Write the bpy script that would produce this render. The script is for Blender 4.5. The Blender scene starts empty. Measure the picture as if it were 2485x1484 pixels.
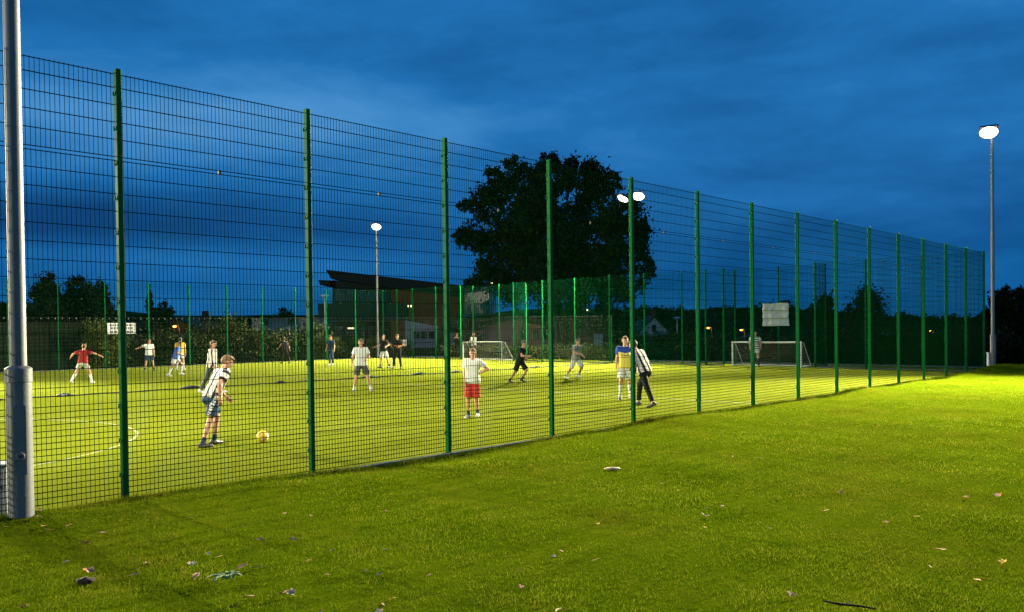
import bpy, math, random
import numpy as np
from mathutils import Vector, Matrix

random.seed(7)
RNG = np.random.default_rng(11)
SC = bpy.context.scene
COL = SC.collection
rad = math.radians
sin, cos, pi = math.sin, math.cos, math.pi

# ------------------------------------------------------------------ site grid
# camera stands at the origin, eye 2.0 m; near fence starts at P1 and runs along DIR, pitch lies towards NRM
EYE = 1.9767
P1 = Vector((-4.5196, 9.729, 0))
TH = 0.76126
DIR = Vector((sin(TH), cos(TH), 0))
NRM = Vector((-cos(TH), sin(TH), 0))
FENCE_YAW = math.atan2(DIR.y, DIR.x)
PITCH_T = 40.9            # pitch width
END_S = 35.35             # end fence
PANEL_W = 2.525

def ST(s, t, z=0.0):
    p = P1 + DIR * s + NRM * t
    return Vector((p.x, p.y, z))

FPX = 2035.9              # focal length in pixels of a 2484 px wide picture
PITCHUP, ROLL, PPY = rad(-0.7778), rad(0.678), 827.085   # lens shifted upwards, so uprights stay nearly parallel

def ray(px, py):
    a, b = px - 1242.0, PPY - py
    u = cos(ROLL) * a + sin(ROLL) * b
    v = -sin(ROLL) * a + cos(ROLL) * b
    f = Vector((0, cos(PITCHUP), sin(PITCHUP)))
    up = Vector((0, -sin(PITCHUP), cos(PITCHUP)))
    return Vector((1, 0, 0)) * u + up * v + f * FPX

def ground(px, py, z=0.0):
    d = ray(px, py)
    k = (z - EYE) / d.z
    return Vector((d.x * k, d.y * k, z))

def at(px, py, depth):
    d = ray(px, py)
    k = depth / d.y
    return Vector((d.x * k, depth, EYE + d.z * k))

# ------------------------------------------------------------------ helpers
def tag(o, label=None, cat=None, group=None, kind=None):
    if label: o['label'] = label
    if cat: o['category'] = cat
    if group: o['group'] = group
    if kind: o['kind'] = kind
    return o

def thing(name, label, cat, loc=(0, 0, 0), rz=0.0, group=None):
    o = bpy.data.objects.new(name, None)
    o.empty_display_size = 0.2
    COL.objects.link(o)
    o.location = loc
    o.rotation_euler = (0, 0, rz)
    return tag(o, label, cat, group)

def link(name, me, parent=None, loc=None, rz=None):
    o = bpy.data.objects.new(name, me)
    COL.objects.link(o)
    if parent is not None: o.parent = parent
    if loc is not None: o.location = loc
    if rz is not None: o.rotation_euler = (0, 0, rz)
    return o

class MB:
    def __init__(self):
        self.v, self.f, self.m = [], [], []
    def add(self, vs, fs, mi=0):
        b = len(self.v)
        self.v += [tuple(p) for p in vs]
        self.f += [tuple(i + b for i in q) for q in fs]
        self.m += [mi] * len(fs)
        return self
    def box(self, c, s, mi=0, M=None):
        x, y, z = s[0] / 2, s[1] / 2, s[2] / 2
        vs = [Vector((c[0] + a * x, c[1] + b * y, c[2] + d * z)) for d in (-1, 1) for a, b in ((-1, -1), (1, -1), (1, 1), (-1, 1))]
        if M is not None: vs = [M @ p for p in vs]
        return self.add(vs, [(3, 2, 1, 0), (4, 5, 6, 7), (0, 1, 5, 4), (1, 2, 6, 5), (2, 3, 7, 6), (3, 0, 4, 7)], mi)
    def bbox(self, c, s, b=0.008, mi=0):
        """box with chamfered vertical edges and top"""
        x, y, z0, z1 = s[0] / 2, s[1] / 2, c[2] - s[2] / 2, c[2] + s[2] / 2
        def ring(x, y, z, b):
            return [(c[0] + p, c[1] + q, z) for p, q in ((-x + b, -y), (x - b, -y), (x, -y + b), (x, y - b), (x - b, y), (-x + b, y), (-x, y - b), (-x, -y + b))]
        vs = ring(x, y, z0, b) + ring(x, y, z1 - b, b) + ring(x - b, y - b, z1, b)
        fs = [tuple(range(7, -1, -1)), tuple(range(16, 24))]
        for r in (0, 8):
            for i in range(8):
                j = (i + 1) % 8
                fs.append((r + i, r + j, r + 8 + j, r + 8 + i))
        return self.add(vs, fs, mi)
    def tube(self, pts, rs, n=10, mi=0, caps=True):
        pts = [Vector(p) for p in pts]
        if not hasattr(rs, '__len__'): rs = [rs] * len(pts)
        vs, fs = [], []
        ref = None
        for i, p in enumerate(pts):
            d = (pts[min(i + 1, len(pts) - 1)] - pts[max(i - 1, 0)]).normalized()
            if ref is None:
                ref = Vector((0, 0, 1)) if abs(d.z) < .9 else Vector((1, 0, 0))
            a = d.cross(ref).normalized(); b = d.cross(a).normalized()
            ref = -b if False else ref
            for k in range(n):
                w = 2 * pi * k / n
                vs.append(p + (a * cos(w) + b * sin(w)) * rs[i])
        for i in range(len(pts) - 1):
            for k in range(n):
                j = (k + 1) % n
                fs.append((i * n + k, i * n + j, (i + 1) * n + j, (i + 1) * n + k))
        if caps:
            fs.append(tuple(range(n - 1, -1, -1)))
            fs.append(tuple((len(pts) - 1) * n + k for k in range(n)))
        return self.add(vs, fs, mi)
    def lathe(self, prof, c=(0, 0, 0), n=24, mi=0):
        vs, fs = [], []
        for r, z in prof:
            for k in range(n):
                w = 2 * pi * k / n
                vs.append((c[0] + r * cos(w), c[1] + r * sin(w), c[2] + z))
        for i in range(len(prof) - 1):
            for k in range(n):
                j = (k + 1) % n
                fs.append((i * n + k, i * n + j, (i + 1) * n + j, (i + 1) * n + k))
        fs.append(tuple(range(n - 1, -1, -1)))
        fs.append(tuple((len(prof) - 1) * n + k for k in range(n)))
        return self.add(vs, fs, mi)
    def prism(self, poly, y0, y1, mi=0):
        """polygon in xz, extruded from y0 to y1"""
        n = len(poly)
        vs = [(p[0], y0, p[1]) for p in poly] + [(p[0], y1, p[1]) for p in poly]
        fs = [tuple(range(n)), tuple(range(2 * n - 1, n - 1, -1))]
        for i in range(n):
            j = (i + 1) % n
            fs.append((i, i + n, j + n, j))
        return self.add(vs, fs, mi)
    def mesh(self, name, mats, smooth=False, ang=None):
        me = bpy.data.meshes.new(name)
        me.from_pydata(self.v, [], self.f)
        for m in (mats if isinstance(mats, (list, tuple)) else [mats]): me.materials.append(m)
        me.polygons.foreach_set('material_index', self.m)
        if smooth: me.polygons.foreach_set('use_smooth', [True] * len(self.f))
        me.update()
        if smooth and ang:
            try: me.set_sharp_from_angle(angle=rad(ang))
            except Exception: pass
        return me
    def build(self, name, mats, parent=None, smooth=False, ang=None, loc=None, rz=None):
        return link(name, self.mesh(name, mats, smooth, ang), parent, loc, rz)

def np_mesh(name, V, F, mat, smooth=False):
    """V (n,3), F (m,k) arrays"""
    me = bpy.data.meshes.new(name)
    V = np.asarray(V, np.float32); F = np.asarray(F, np.int32)
    m, k = F.shape
    me.vertices.add(len(V)); me.vertices.foreach_set('co', V.ravel())
    me.loops.add(m * k); me.loops.foreach_set('vertex_index', F.ravel())
    me.polygons.add(m)
    me.polygons.foreach_set('loop_start', np.arange(m, dtype=np.int32) * k)
    try: me.polygons.foreach_set('loop_total', np.full(m, k, np.int32))
    except Exception: pass
    if smooth: me.polygons.foreach_set('use_smooth', np.ones(m, bool))
    me.materials.append(mat)
    me.update(calc_edges=True)
    return me

def face_attr(me, name, arr):
    a = me.attributes.new(name, 'FLOAT', 'FACE'); a.data.foreach_set('value', np.asarray(arr, np.float32))

def vert_attr(me, name, arr):
    a = me.attributes.new(name, 'FLOAT', 'POINT'); a.data.foreach_set('value', np.asarray(arr, np.float32))

# ------------------------------------------------------------------ materials
class NT:
    def __init__(self, tree): self.t = tree
    def n(self, typ, **kw):
        x = self.t.nodes.new(typ)
        for k, v in kw.items(): setattr(x, k, v)
        return x
    def l(self, a, b): self.t.links.new(a, b)
    def val(self, sock, v):
        if hasattr(v, 'is_linked') or isinstance(v, bpy.types.NodeSocket): self.l(v, sock)
        else: sock.default_value = v
    def math(self, op, a, b=0.0, c=0.0, clamp=False):
        x = self.n('ShaderNodeMath', operation=op); x.use_clamp = clamp
        self.val(x.inputs[0], a); self.val(x.inputs[1], b); self.val(x.inputs[2], c)
        return x.outputs[0]
    def mix(self, fac, a, b):
        x = self.n('ShaderNodeMix', data_type='RGBA')
        self.val(x.inputs[0], fac)
        for s, v in ((x.inputs[6], a), (x.inputs[7], b)):
            if isinstance(v, bpy.types.NodeSocket): self.l(v, s)
            else: s.default_value = (v[0], v[1], v[2], 1)
        return x.outputs[2]
    def ramp(self, fac, stops):
        x = self.n('ShaderNodeValToRGB')
        self.l(fac, x.inputs[0])
        e = x.color_ramp.elements
        while len(e) < len(stops): e.new(0.5)
        for i, (p, c) in enumerate(stops):
            e[i].position = p
            e[i].color = (c[0], c[1], c[2], 1) if hasattr(c, '__len__') else (c, c, c, 1)
        return x.outputs[0]
    def noise(self, vec, scale, detail=4, rough=.55, dist=0.0):
        x = self.n('ShaderNodeTexNoise')
        x.inputs['Scale'].default_value = scale; x.inputs['Detail'].default_value = detail
        x.inputs['Roughness'].default_value = rough; x.inputs['Distortion'].default_value = dist
        if vec is not None: self.l(vec, x.inputs['Vector'])
        return x.outputs[0]

def new_mat(name):
    m = bpy.data.materials.new(name); m.use_nodes = True
    t = NT(m.node_tree)
    b = m.node_tree.nodes['Principled BSDF']
    return m, t, b

def pm(name, col, rough=.6, metal=0.0, var=.2, scale=6.0, bump=0.0, bscale=60.0, spec=.5, rvar=.1, dirt=None):
    """procedural paint/metal/stone: base colour varied by noise, roughness varied, optional bump and dirt patches"""
    m, t, b = new_mat(name)
    tc = t.n('ShaderNodeTexCoord').outputs['Object']
    n1 = t.noise(tc, scale, 5)
    lo = tuple(c * (1 - var) for c in col); hi = tuple(min(1, c * (1 + var)) for c in col)
    c = t.mix(n1, lo, hi)
    if dirt:
        n3 = t.noise(tc, scale * .45, 6, .65)
        f = t.ramp(n3, [(.52, 0.0), (.72, 1.0)])
        c = t.mix(t.math('MULTIPLY', f, dirt[1]), c, dirt[0])
    t.l(c, b.inputs['Base Color'])
    t.l(t.math('ADD', rough - rvar / 2, t.math('MULTIPLY', n1, rvar)), b.inputs['Roughness'])
    b.inputs['Metallic'].default_value = metal
    b.inputs['Specular IOR Level'].default_value = spec
    if bump:
        bp = t.n('ShaderNodeBump'); bp.inputs['Strength'].default_value = bump; bp.inputs['Distance'].default_value = .01
        t.l(t.noise(tc, bscale, 3), bp.inputs['Height']); t.l(bp.outputs[0], b.inputs['Normal'])
    return m

def emit(name, col, strength):
    m, t, b = new_mat(name)
    b.inputs['Base Color'].default_value = (.8, .8, .8, 1)
    b.inputs['Emission Color'].default_value = (*col, 1)
    b.inputs['Emission Strength'].default_value = strength
    return m

def leafmat(name, c0, c1, c2, rough=.6):
    m, t, b = new_mat(name)
    at_ = t.n('ShaderNodeAttribute', attribute_name='tint').outputs['Fac']
    tc = t.n('ShaderNodeTexCoord').outputs['Object']
    n = t.noise(tc, 1.1, 3)
    f = t.math('ADD', t.math('MULTIPLY', at_, .6), t.math('MULTIPLY', n, .4))
    t.l(t.ramp(f, [(.15, c0), (.5, c1), (.85, c2)]), b.inputs['Base Color'])
    b.inputs['Roughness'].default_value = rough
    b.inputs['Specular IOR Level'].default_value = .03
    return m

def cloth(name, col, mode=None, col2=None, period=.1, thr=.5, var=.12):
    """fabric; mode 'lat' stripes along the wearer, 'hoop' bands across, 'yoke' shoulder block"""
    m, t, b = new_mat(name)
    tc = t.n('ShaderNodeTexCoord').outputs['Object']
    n1 = t.noise(tc, 9, 3)
    c = t.mix(n1, tuple(x * (1 - var) for x in col), tuple(min(1, x * (1 + var)) for x in col))
    if mode in ('lat', 'hoop'):
        a = t.n('ShaderNodeAttribute', attribute_name='rnd' if mode == 'lat' else 'upc').outputs['Fac']
        fr = t.math('FRACT', t.math('ADD', t.math('DIVIDE', a, period), 10.25))
        c = t.mix(t.math('GREATER_THAN', fr, thr), c, col2)
    elif mode == 'yoke':
        a = t.n('ShaderNodeAttribute', attribute_name='upc').outputs['Fac']
        l = t.n('ShaderNodeAttribute', attribute_name='lat').outputs['Fac']
        v = t.math('ADD', a, t.math('MULTIPLY', t.math('ABSOLUTE', l), -.25))
        c = t.mix(t.math('GREATER_THAN', v, thr), c, col2)
        # dark chest band of unreadable small print
        band = t.math('MULTIPLY', t.math('GREATER_THAN', a, .27), t.math('LESS_THAN', a, .30))
        band = t.math('MULTIPLY', band, t.math('GREATER_THAN', t.noise(tc, 60, 1), .45))
        c = t.mix(t.math('MULTIPLY', band, t.math('LESS_THAN', t.math('ABSOLUTE', l), .1)), c, (.08, .08, .12))
    elif mode == 'chest':
        a = t.n('ShaderNodeAttribute', attribute_name='upc').outputs['Fac']
        band = t.math('MULTIPLY', t.math('GREATER_THAN', a, .2), t.math('LESS_THAN', a, .27))
        c = t.mix(band, c, col2)
    elif mode == 'side':
        a = t.n('ShaderNodeAttribute', attribute_name='lat').outputs['Fac']
        z = t.n('ShaderNodeAttribute', attribute_name='upc').outputs['Fac']
        w = t.n('ShaderNodeAttribute', attribute_name='fwd').outputs['Fac']
        s = t.math('MULTIPLY', t.math('GREATER_THAN', t.math('ABSOLUTE', a), .118), t.math('LESS_THAN', t.math('ABSOLUTE', w), .03))
        d = t.math('GREATER_THAN', t.math('FRACT', t.math('ADD', t.math('DIVIDE', z, .05), 20)), .3)
        c = t.mix(t.math('MULTIPLY', s, d), c, col2)
    elif mode == 'plaid':
        a = t.n('ShaderNodeAttribute', attribute_name='lat').outputs['Fac']
        z = t.n('ShaderNodeAttribute', attribute_name='upc').outputs['Fac']
        s = t.math('GREATER_THAN', t.math('FRACT', t.math('ADD', t.math('DIVIDE', a, .07), 20)), .75)
        d = t.math('GREATER_THAN', t.math('FRACT', t.math('ADD', t.math('DIVIDE', z, .08), 20)), .75)
        c = t.mix(t.math('MULTIPLY', t.math('ADD', s, d), .35), c, col2)
    t.l(c, b.inputs['Base Color'])
    b.inputs['Roughness'].default_value = .85
    b.inputs['Specular IOR Level'].default_value = .15
    bp = t.n('ShaderNodeBump'); bp.inputs['Strength'].default_value = .35; bp.inputs['Distance'].default_value = .02
    t.l(t.noise(tc, 16, 3, .5, 1.0), bp.inputs['Height']); t.l(bp.outputs[0], b.inputs['Normal'])
    return m

M = {}
M['fence'] = pm('fence_green_paint', (.003, .125, .032), .6, 0, .18, 3.0, spec=.03, dirt=((.005, .075, .02), .5))
M['wire'] = pm('fence_wire_green', (.002, .024, .009), .6, 0, .1, 3.0, spec=0.0, rvar=.05)
M['bolt'] = pm('zinc_bolt', (.10, .11, .10), .6, .2, .1, 30, spec=.2)
M['galv'] = pm('galvanised_steel', (.17, .17, .178), .5, .25, .22, 5.0, .15, 35, rvar=.25, dirt=((.22, .21, .20), .5))
M['galv_white'] = pm('weathered_white_paint', (.62, .62, .60), .5, 0, .12, 8, .1, 40, dirt=((.4, .38, .3), .5))
M['cabinet'] = pm('grey_cabinet_paint', (.30, .31, .36), .5, .2, .12, 4, .1, 30, dirt=((.18, .17, .15), .5))
M['dark'] = pm('dark_plastic', (.03, .03, .032), .5, 0, .2, 10)
M['lamp'] = emit('floodlight_glass', (1, .97, .86), 6)
M['kerb'] = pm('concrete_kerb', (.17, .18, .19), .9, 0, .25, 3, .4, 40, dirt=((.12, .13, .09), .7), spec=.06)
M['netblack'] = pm('black_net_cord', (.012, .016, .013), .8, 0, .2, 4)
M['netbundle'] = pm('bunched_net', (.06, .065, .065), .8, 0, .6, 9, .5, 60)
M['netpale'] = pm('bunched_net_pale', (.42, .42, .38), .8, 0, .5, 12, .5, 60)
M['goal'] = pm('goal_white_paint', (.70, .70, .64), .45, 0, .1, 8, dirt=((.4, .4, .33), .5))
M['goalnet'] = pm('goal_net_cord', (.10, .10, .095), .8, 0, .2, 8)
M['bark'] = pm('bark', (.016, .014, .010), .9, 0, .35, 6, .8, 25, spec=.06)
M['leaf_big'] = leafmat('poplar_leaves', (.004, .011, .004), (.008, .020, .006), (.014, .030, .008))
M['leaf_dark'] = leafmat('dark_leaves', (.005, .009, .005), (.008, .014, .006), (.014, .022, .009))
M['leaf_hedge'] = leafmat('hedge_leaves', (.010, .014, .006), (.022, .028, .008), (.042, .046, .012))
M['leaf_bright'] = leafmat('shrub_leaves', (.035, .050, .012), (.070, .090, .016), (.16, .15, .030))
M['timber'] = pm('dark_timber', (.010, .015, .009), .85, 0, .35, 2.5, .5, 25, spec=.06)
M['brick'] = pm('red_brick', (.10, .022, .020), .9, 0, .25, 3, .3, 30, spec=.06)
M['roofdark'] = pm('dark_roof_metal', (.010, .011, .014), .6, .1, .15, 2, spec=.06)
M['clad'] = pm('dark_cladding', (.018, .023, .030), .6, 0, .15, 2, spec=.06)
M['glassdark'] = pm('dark_glass', (.012, .018, .024), .08, 0, .1, 1, spec=.8)
M['paleclad'] = pm('pale_cladding', (.24, .32, .44), .6, 0, .08, 1, spec=.06)
M['render'] = pm('lavender_render', (.26, .235, .33), .85, 0, .1, 1.5, spec=.06)
M['pink'] = pm('pink_render', (.36, .17, .20), .85, 0, .1, 1.5, spec=.06)
M['tile'] = pm('brown_roof_tile', (.028, .018, .014), .85, 0, .3, 4, .5, 18, spec=.06)
M['housewhite'] = pm('white_house_render', (.33, .36, .38), .85, 0, .08, 1, spec=.06)
M['signwhite'] = pm('white_sign_board', (.50, .51, .52), .5, 0, .05, 4)
M['sheet'] = pm('pale_tarpaulin', (.34, .40, .42), .7, 0, .12, 5, .4, 6)
M['signink'] = pm('sign_ink', (.05, .05, .06), .6, 0, .1, 10)
M['sodium'] = emit('sodium_lamp', (1, .28, .03), 30)
M['warmlamp'] = emit('warm_lamp', (1, .80, .42), 4)
M['window_lit'] = emit('lit_strip_window', (1, .85, .5), 1.6)
M['hood'] = pm('lamp_hood_pale', (.60, .64, .70), .5, 0, .05, 6)
M['skin'] = pm('skin', (.50, .26, .175), .55, 0, .12, 12, spec=.35)
M['skin_tan'] = pm('skin_tanned', (.40, .21, .13), .55, 0, .12, 12, spec=.35)
M['hair_blond'] = pm('hair_fair', (.15, .080, .032), .7, 0, .45, 60, .8, 120)
M['hair_brown'] = pm('hair_brown', (.075, .045, .025), .7, 0, .45, 60, .8, 120)
M['eye'] = pm('eye_dark', (.03, .025, .02), .2, 0, .1, 5)
M['leaf_dry'] = pm('dry_leaf', (.52, .25, .11), .8, 0, .35, 20)
M['leaf_yellow'] = pm('yellow_leaf', (.62, .40, .07), .8, 0, .3, 20)
M['leaf_pale'] = pm('pale_leaf', (.52, .37, .22), .8, 0, .25, 20)
M['leaf_brown'] = pm('dark_brown_leaf', (.10, .055, .04), .85, 0, .35, 20)
M['soil'] = pm('soil_clod', (.030, .017, .010), .95, 0, .35, 20, .8, 60)

# turf: sand-dressed artificial grass
def turf_mat():
    m, t, b = new_mat('artificial_turf')
    tc = t.n('ShaderNodeTexCoord').outputs['Object']
    n1 = t.noise(tc, .35, 4); n2 = t.noise(tc, 5, 5, .7); n3 = t.noise(tc, 60, 2)
    mp = t.n('ShaderNodeMapping'); mp.inputs['Scale'].default_value = (.35, 9, 1); t.l(tc, mp.inputs['Vector'])
    n4 = t.noise(mp.outputs[0], 1.0, 3)
    f = t.math('ADD', t.math('MULTIPLY', n1, .3), t.math('ADD', t.math('MULTIPLY', n2, .3), t.math('ADD', t.math('MULTIPLY', n3, .25), t.math('MULTIPLY', n4, .15))))
    c = t.ramp(f, [(.28, (.088, .106, .0055)), (.5, (.122, .143, .0115)), (.70, (.175, .186, .036))])
    speck = t.ramp(t.noise(tc, 26, 2), [(.71, 0.0), (.76, 1.0)])
    c = t.mix(t.math('MULTIPLY', speck, .25), c, (.32, .30, .14))
    t.l(c, b.inputs['Base Color'])
    b.inputs['Roughness'].default_value = .9; b.inputs['Specular IOR Level'].default_value = 0
    bp = t.n('ShaderNodeBump'); bp.inputs['Strength'].default_value = .7; bp.inputs['Distance'].default_value = .02
    t.l(t.math('ADD', n2, n3), bp.inputs['Height']); t.l(bp.outputs[0], b.inputs['Normal'])
    return m
M['turf'] = turf_mat()
M['line'] = pm('worn_white_line', (.20, .215, .06), .9, 0, .5, 8, dirt=((.14, .16, .01), .9))

def soil_grass(name, ca, cb, cc):
    m, t, b = new_mat(name)
    tc = t.n('ShaderNodeTexCoord').outputs['Object']
    n1 = t.noise(tc, .7, 5, .6); n2 = t.noise(tc, 9, 5, .7)
    f = t.math('ADD', t.math('MULTIPLY', n1, .55), t.math('MULTIPLY', n2, .45))
    t.l(t.ramp(f, [(.33, ca), (.5, cb), (.66, cc)]), b.inputs['Base Color'])
    b.inputs['Roughness'].default_value = .95; b.inputs['Specular IOR Level'].default_value = 0
    bp = t.n('ShaderNodeBump'); bp.inputs['Strength'].default_value = .8; bp.inputs['Distance'].default_value = .04
    t.l(t.noise(tc, 30, 4, .7), bp.inputs['Height']); t.l(bp.outputs[0], b.inputs['Normal'])
    return m
M['lawnsoil'] = soil_grass('lawn_soil', (.035, .052, .001), (.066, .095, .002), (.095, .105, .005))
M['field'] = soil_grass('dark_field', (.020, .028, .012), (.030, .040, .016), (.045, .050, .020))
M['hill'] = soil_grass('hill_woods', (.012, .018, .012), (.018, .026, .016), (.028, .034, .020))
def blade_mat():
    m, t, b = new_mat('grass_blades')
    a = t.n('ShaderNodeAttribute', attribute_name='tint').outputs['Fac']
    tc = t.n('ShaderNodeTexCoord').outputs['Object']
    n1 = t.noise(tc, .55, 4, .6); n2 = t.noise(tc, 2.6, 6, .72)
    f = t.math('ADD', t.math('MULTIPLY', a, .28), t.math('ADD', t.math('MULTIPLY', n1, .27), t.math('MULTIPLY', n2, .45)))
    dry = t.ramp(t.noise(tc, .33, 5, .65), [(.49, 0.0), (.62, 1.0)])
    base = t.ramp(f, [(.33, (.030, .072, .0025)), (.46, (.085, .140, .004)), (.56, (.155, .188, .007)), (.70, (.30, .27, .04))])
    base = t.mix(t.math('MULTIPLY', dry, .55), base, (.105, .085, .008))
    t.l(base, b.inputs['Base Color'])
    # thin leaves let light through from behind
    tr = t.n('ShaderNodeBsdfTranslucent'); t.l(base, tr.inputs['Color'])
    mx = t.n('ShaderNodeMixShader'); mx.inputs[0].default_value = .38
    out = m.node_tree.nodes['Material Output']
    t.l(b.outputs[0], mx.inputs[1]); t.l(tr.outputs[0], mx.inputs[2]); t.l(mx.outputs[0], out.inputs['Surface'])
    b.inputs['Roughness'].default_value = .9; b.inputs['Specular IOR Level'].default_value = 0
    return m
M['blade'] = blade_mat()

# ------------------------------------------------------------------ world, camera
def world():
    w = bpy.data.worlds.new('World'); SC.world = w; w.use_nodes = True
    t = NT(w.node_tree)
    bg = w.node_tree.nodes['Background']
    g = t.n('ShaderNodeTexCoord').outputs['Generated']
    sp = t.n('ShaderNodeSeparateXYZ'); t.l(g, sp.inputs[0])
    X, Y, Z = sp.outputs
    mp = t.n('ShaderNodeMapping'); mp.inputs['Rotation'].default_value = (0, rad(-10), 0); mp.inputs['Scale'].default_value = (1.7, 1.7, 8.0)
    t.l(g, mp.inputs['Vector'])
    n1 = t.noise(mp.outputs[0], 1.45, 5, .5, .25)
    mp2 = t.n('ShaderNodeMapping'); mp2.inputs['Scale'].default_value = (1.4, 1.4, 4.2); mp2.inputs['Location'].default_value = (3.1, 1.7, .4)
    mp2.inputs['Rotation'].default_value = (0, rad(10), 0)
    t.l(g, mp2.inputs['Vector'])
    n2 = t.noise(mp2.outputs[0], 3.2, 5, .6, .4)
    def bump(c, wdt, sock):
        d = t.math('DIVIDE', t.math('SUBTRACT', sock, c), wdt)
        return t.math('EXPONENT', t.math('MULTIPLY', t.math('MULTIPLY', d, d), -1.0))
    # lighter drifts high on one side, a dark bank low on the same side
    high = t.math('MULTIPLY', bump(.235, .07, Z), bump(-.28, .36, X))
    bank = t.math('MULTIPLY', bump(.118, .030, Z), bump(-.42, .32, X))
    low = t.math('MULTIPLY', bump(.085, .018, Z), bump(-.40, .30, X))
    right = bump(.42, .32, X)
    zc = t.math('MINIMUM', t.math('MAXIMUM', Z, 0.0), .4)
    v = t.math('ADD', .27, t.math('MULTIPLY', zc, .62))
    v = t.math('ADD', v, t.math('MULTIPLY', t.math('SUBTRACT', n1, .5), .75))
    v = t.math('ADD', v, t.math('MULTIPLY', t.math('SUBTRACT', n2, .5), .44))
    n3 = t.noise(mp2.outputs[0], 11.0, 5, .65, .6)
    v = t.math('ADD', v, t.math('MULTIPLY', t.math('SUBTRACT', n3, .5), .16))
    v = t.math('ADD', v, t.math('MULTIPLY', high, .30))
    v = t.math('ADD', v, t.math('MULTIPLY', bank, -.26))
    v = t.math('ADD', v, t.math('MULTIPLY', low, .14))
    v = t.math('ADD', v, t.math('MULTIPLY', right, -.03))
    c = t.ramp(v, [(.02, (.0020, .056, .195)), (.25, (.0045, .100, .31)), (.48, (.012, .160, .45)), (.72, (.046, .245, .575)), (1.0, (.10, .33, .68))])
    # a faint physical twilight sky under the cloud colours
    sky = t.n('ShaderNodeTexSky'); sky.sky_type = 'NISHITA'; sky.sun_disc = False
    sky.sun_elevation = rad(-2.0); sky.sun_rotation = rad(200)
    add = t.n('ShaderNodeMix', data_type='RGBA', blend_type='ADD')
    add.inputs[0].default_value = .02
    t.l(c, add.inputs[6]); t.l(sky.outputs[0], add.inputs[7])
    t.l(add.outputs[2], bg.inputs['Color'])
    bg.inputs['Strength'].default_value = 1.0
world()

cam = bpy.data.cameras.new('camera'); cam.sensor_width = 36; cam.lens = 36 * FPX / 2484
cam.shift_y = (PPY - 742.0) / 2484
cam.clip_end = 6000; cam.clip_start = .05
co = bpy.data.objects.new('camera', cam); COL.objects.link(co)
R0 = Vector((1, 0, 0)); F0 = Vector((0, cos(PITCHUP), sin(PITCHUP))); U0 = Vector((0, -sin(PITCHUP), cos(PITCHUP)))
RX = R0 * cos(ROLL) - U0 * sin(ROLL); RY = R0 * sin(ROLL) + U0 * cos(ROLL)
co.matrix_world = Matrix(((RX.x, RY.x, -F0.x, 0), (RX.y, RY.y, -F0.y, 0), (RX.z, RY.z, -F0.z, EYE), (0, 0, 0, 1)))
SC.camera = co
SC.view_settings.view_transform = 'Standard'
try: SC.view_settings.look = 'None'
except Exception: pass
SC.view_settings.exposure = 0; SC.view_settings.gamma = 1
SC.cycles.max_bounces = 5; SC.cycles.diffuse_bounces = 2; SC.cycles.glossy_bounces = 2
SC.cycles.transparent_max_bounces = 8
SC.cycles.sample_clamp_indirect = 2; SC.cycles.sample_clamp_direct = 8
SC.cycles.caustics_reflective = False; SC.cycles.caustics_refractive = False
SC.cycles.use_adaptive_sampling = False
SC.cycles.use_denoising = True
try:
    SC.cycles.denoiser = 'OPENIMAGEDENOISE'; SC.cycles.denoising_input_passes = 'RGB_ALBEDO_NORMAL'; SC.cycles.denoising_prefilter = 'ACCURATE'
except Exception: pass

# ------------------------------------------------------------------ terrain
def wob(x, y):
    return (np.sin(x * 1.7 + y * .9) + np.sin(x * .63 - y * 1.31 + 1.3) + .6 * np.sin(x * 3.9 + y * 2.7 + .5) + .4 * np.sin(-x * 5.3 + y * 6.1)) / 3.0

def verge_z(s, t):
    """height of the mown verge at fence coordinates (t<0 is the camera side)"""
    x = s * .688 - t * .725; y = s * .725 + t * .688
    edge = np.exp(-((t + .45) / .45) ** 2)
    lip = .055 * edge * (.55 + .75 * np.sin(s * .9 + 1.0) * np.sin(s * .37 + .4))
    lip = lip - .05 * edge * np.exp(-((s - 5.2) / 2.3) ** 2)
    rise = .16 * np.exp(-((s - 37.3) / 3.5) ** 2 - ((t + 1.0) / 3.0) ** 2)
    foot = .075 * np.exp(-((s + 1.25) / .9) ** 2 - ((t + .5) / .45) ** 2)
    return .035 + .022 * wob(x, y) + lip + rise + foot

def terrain_z(x, y):
    d = np.sqrt(x * x + y * y)
    ang = np.arctan2(x, y)
    dip = -5.5 / (1 + np.exp(-(d - 92) / 8)) / (1 + np.exp(-(ang - .05) / .05))
    rise = np.clip((d - 260) / 500, 0, 1) ** 1.3 * (20 + 6 * np.sin(ang * 9) + 3 * np.sin(ang * 23 + 1))
    return -.05 + dip + rise

# big ground sheet
rr = np.concatenate([np.linspace(0, 80, 17), np.linspace(88, 260, 22), np.linspace(290, 1600, 16)])
aa = np.linspace(-pi, pi, 181)
RR, AA = np.meshgrid(rr, aa, indexing='ij')
GX, GY = RR * np.sin(AA), RR * np.cos(AA)
GZ = terrain_z(GX, GY)
nr, na = RR.shape
ii, jj = np.meshgrid(np.arange(nr - 1), np.arange(na - 1), indexing='ij')
F = np.stack([ii * na + jj, (ii + 1) * na + jj, (ii + 1) * na + jj + 1, ii * na + jj + 1], -1).reshape(-1, 4)
g = link('ground', np_mesh('ground', np.stack([GX, GY, GZ], -1).reshape(-1, 3), F[:, ::-1], M['field'], True))
tag(g, kind='structure')

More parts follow.
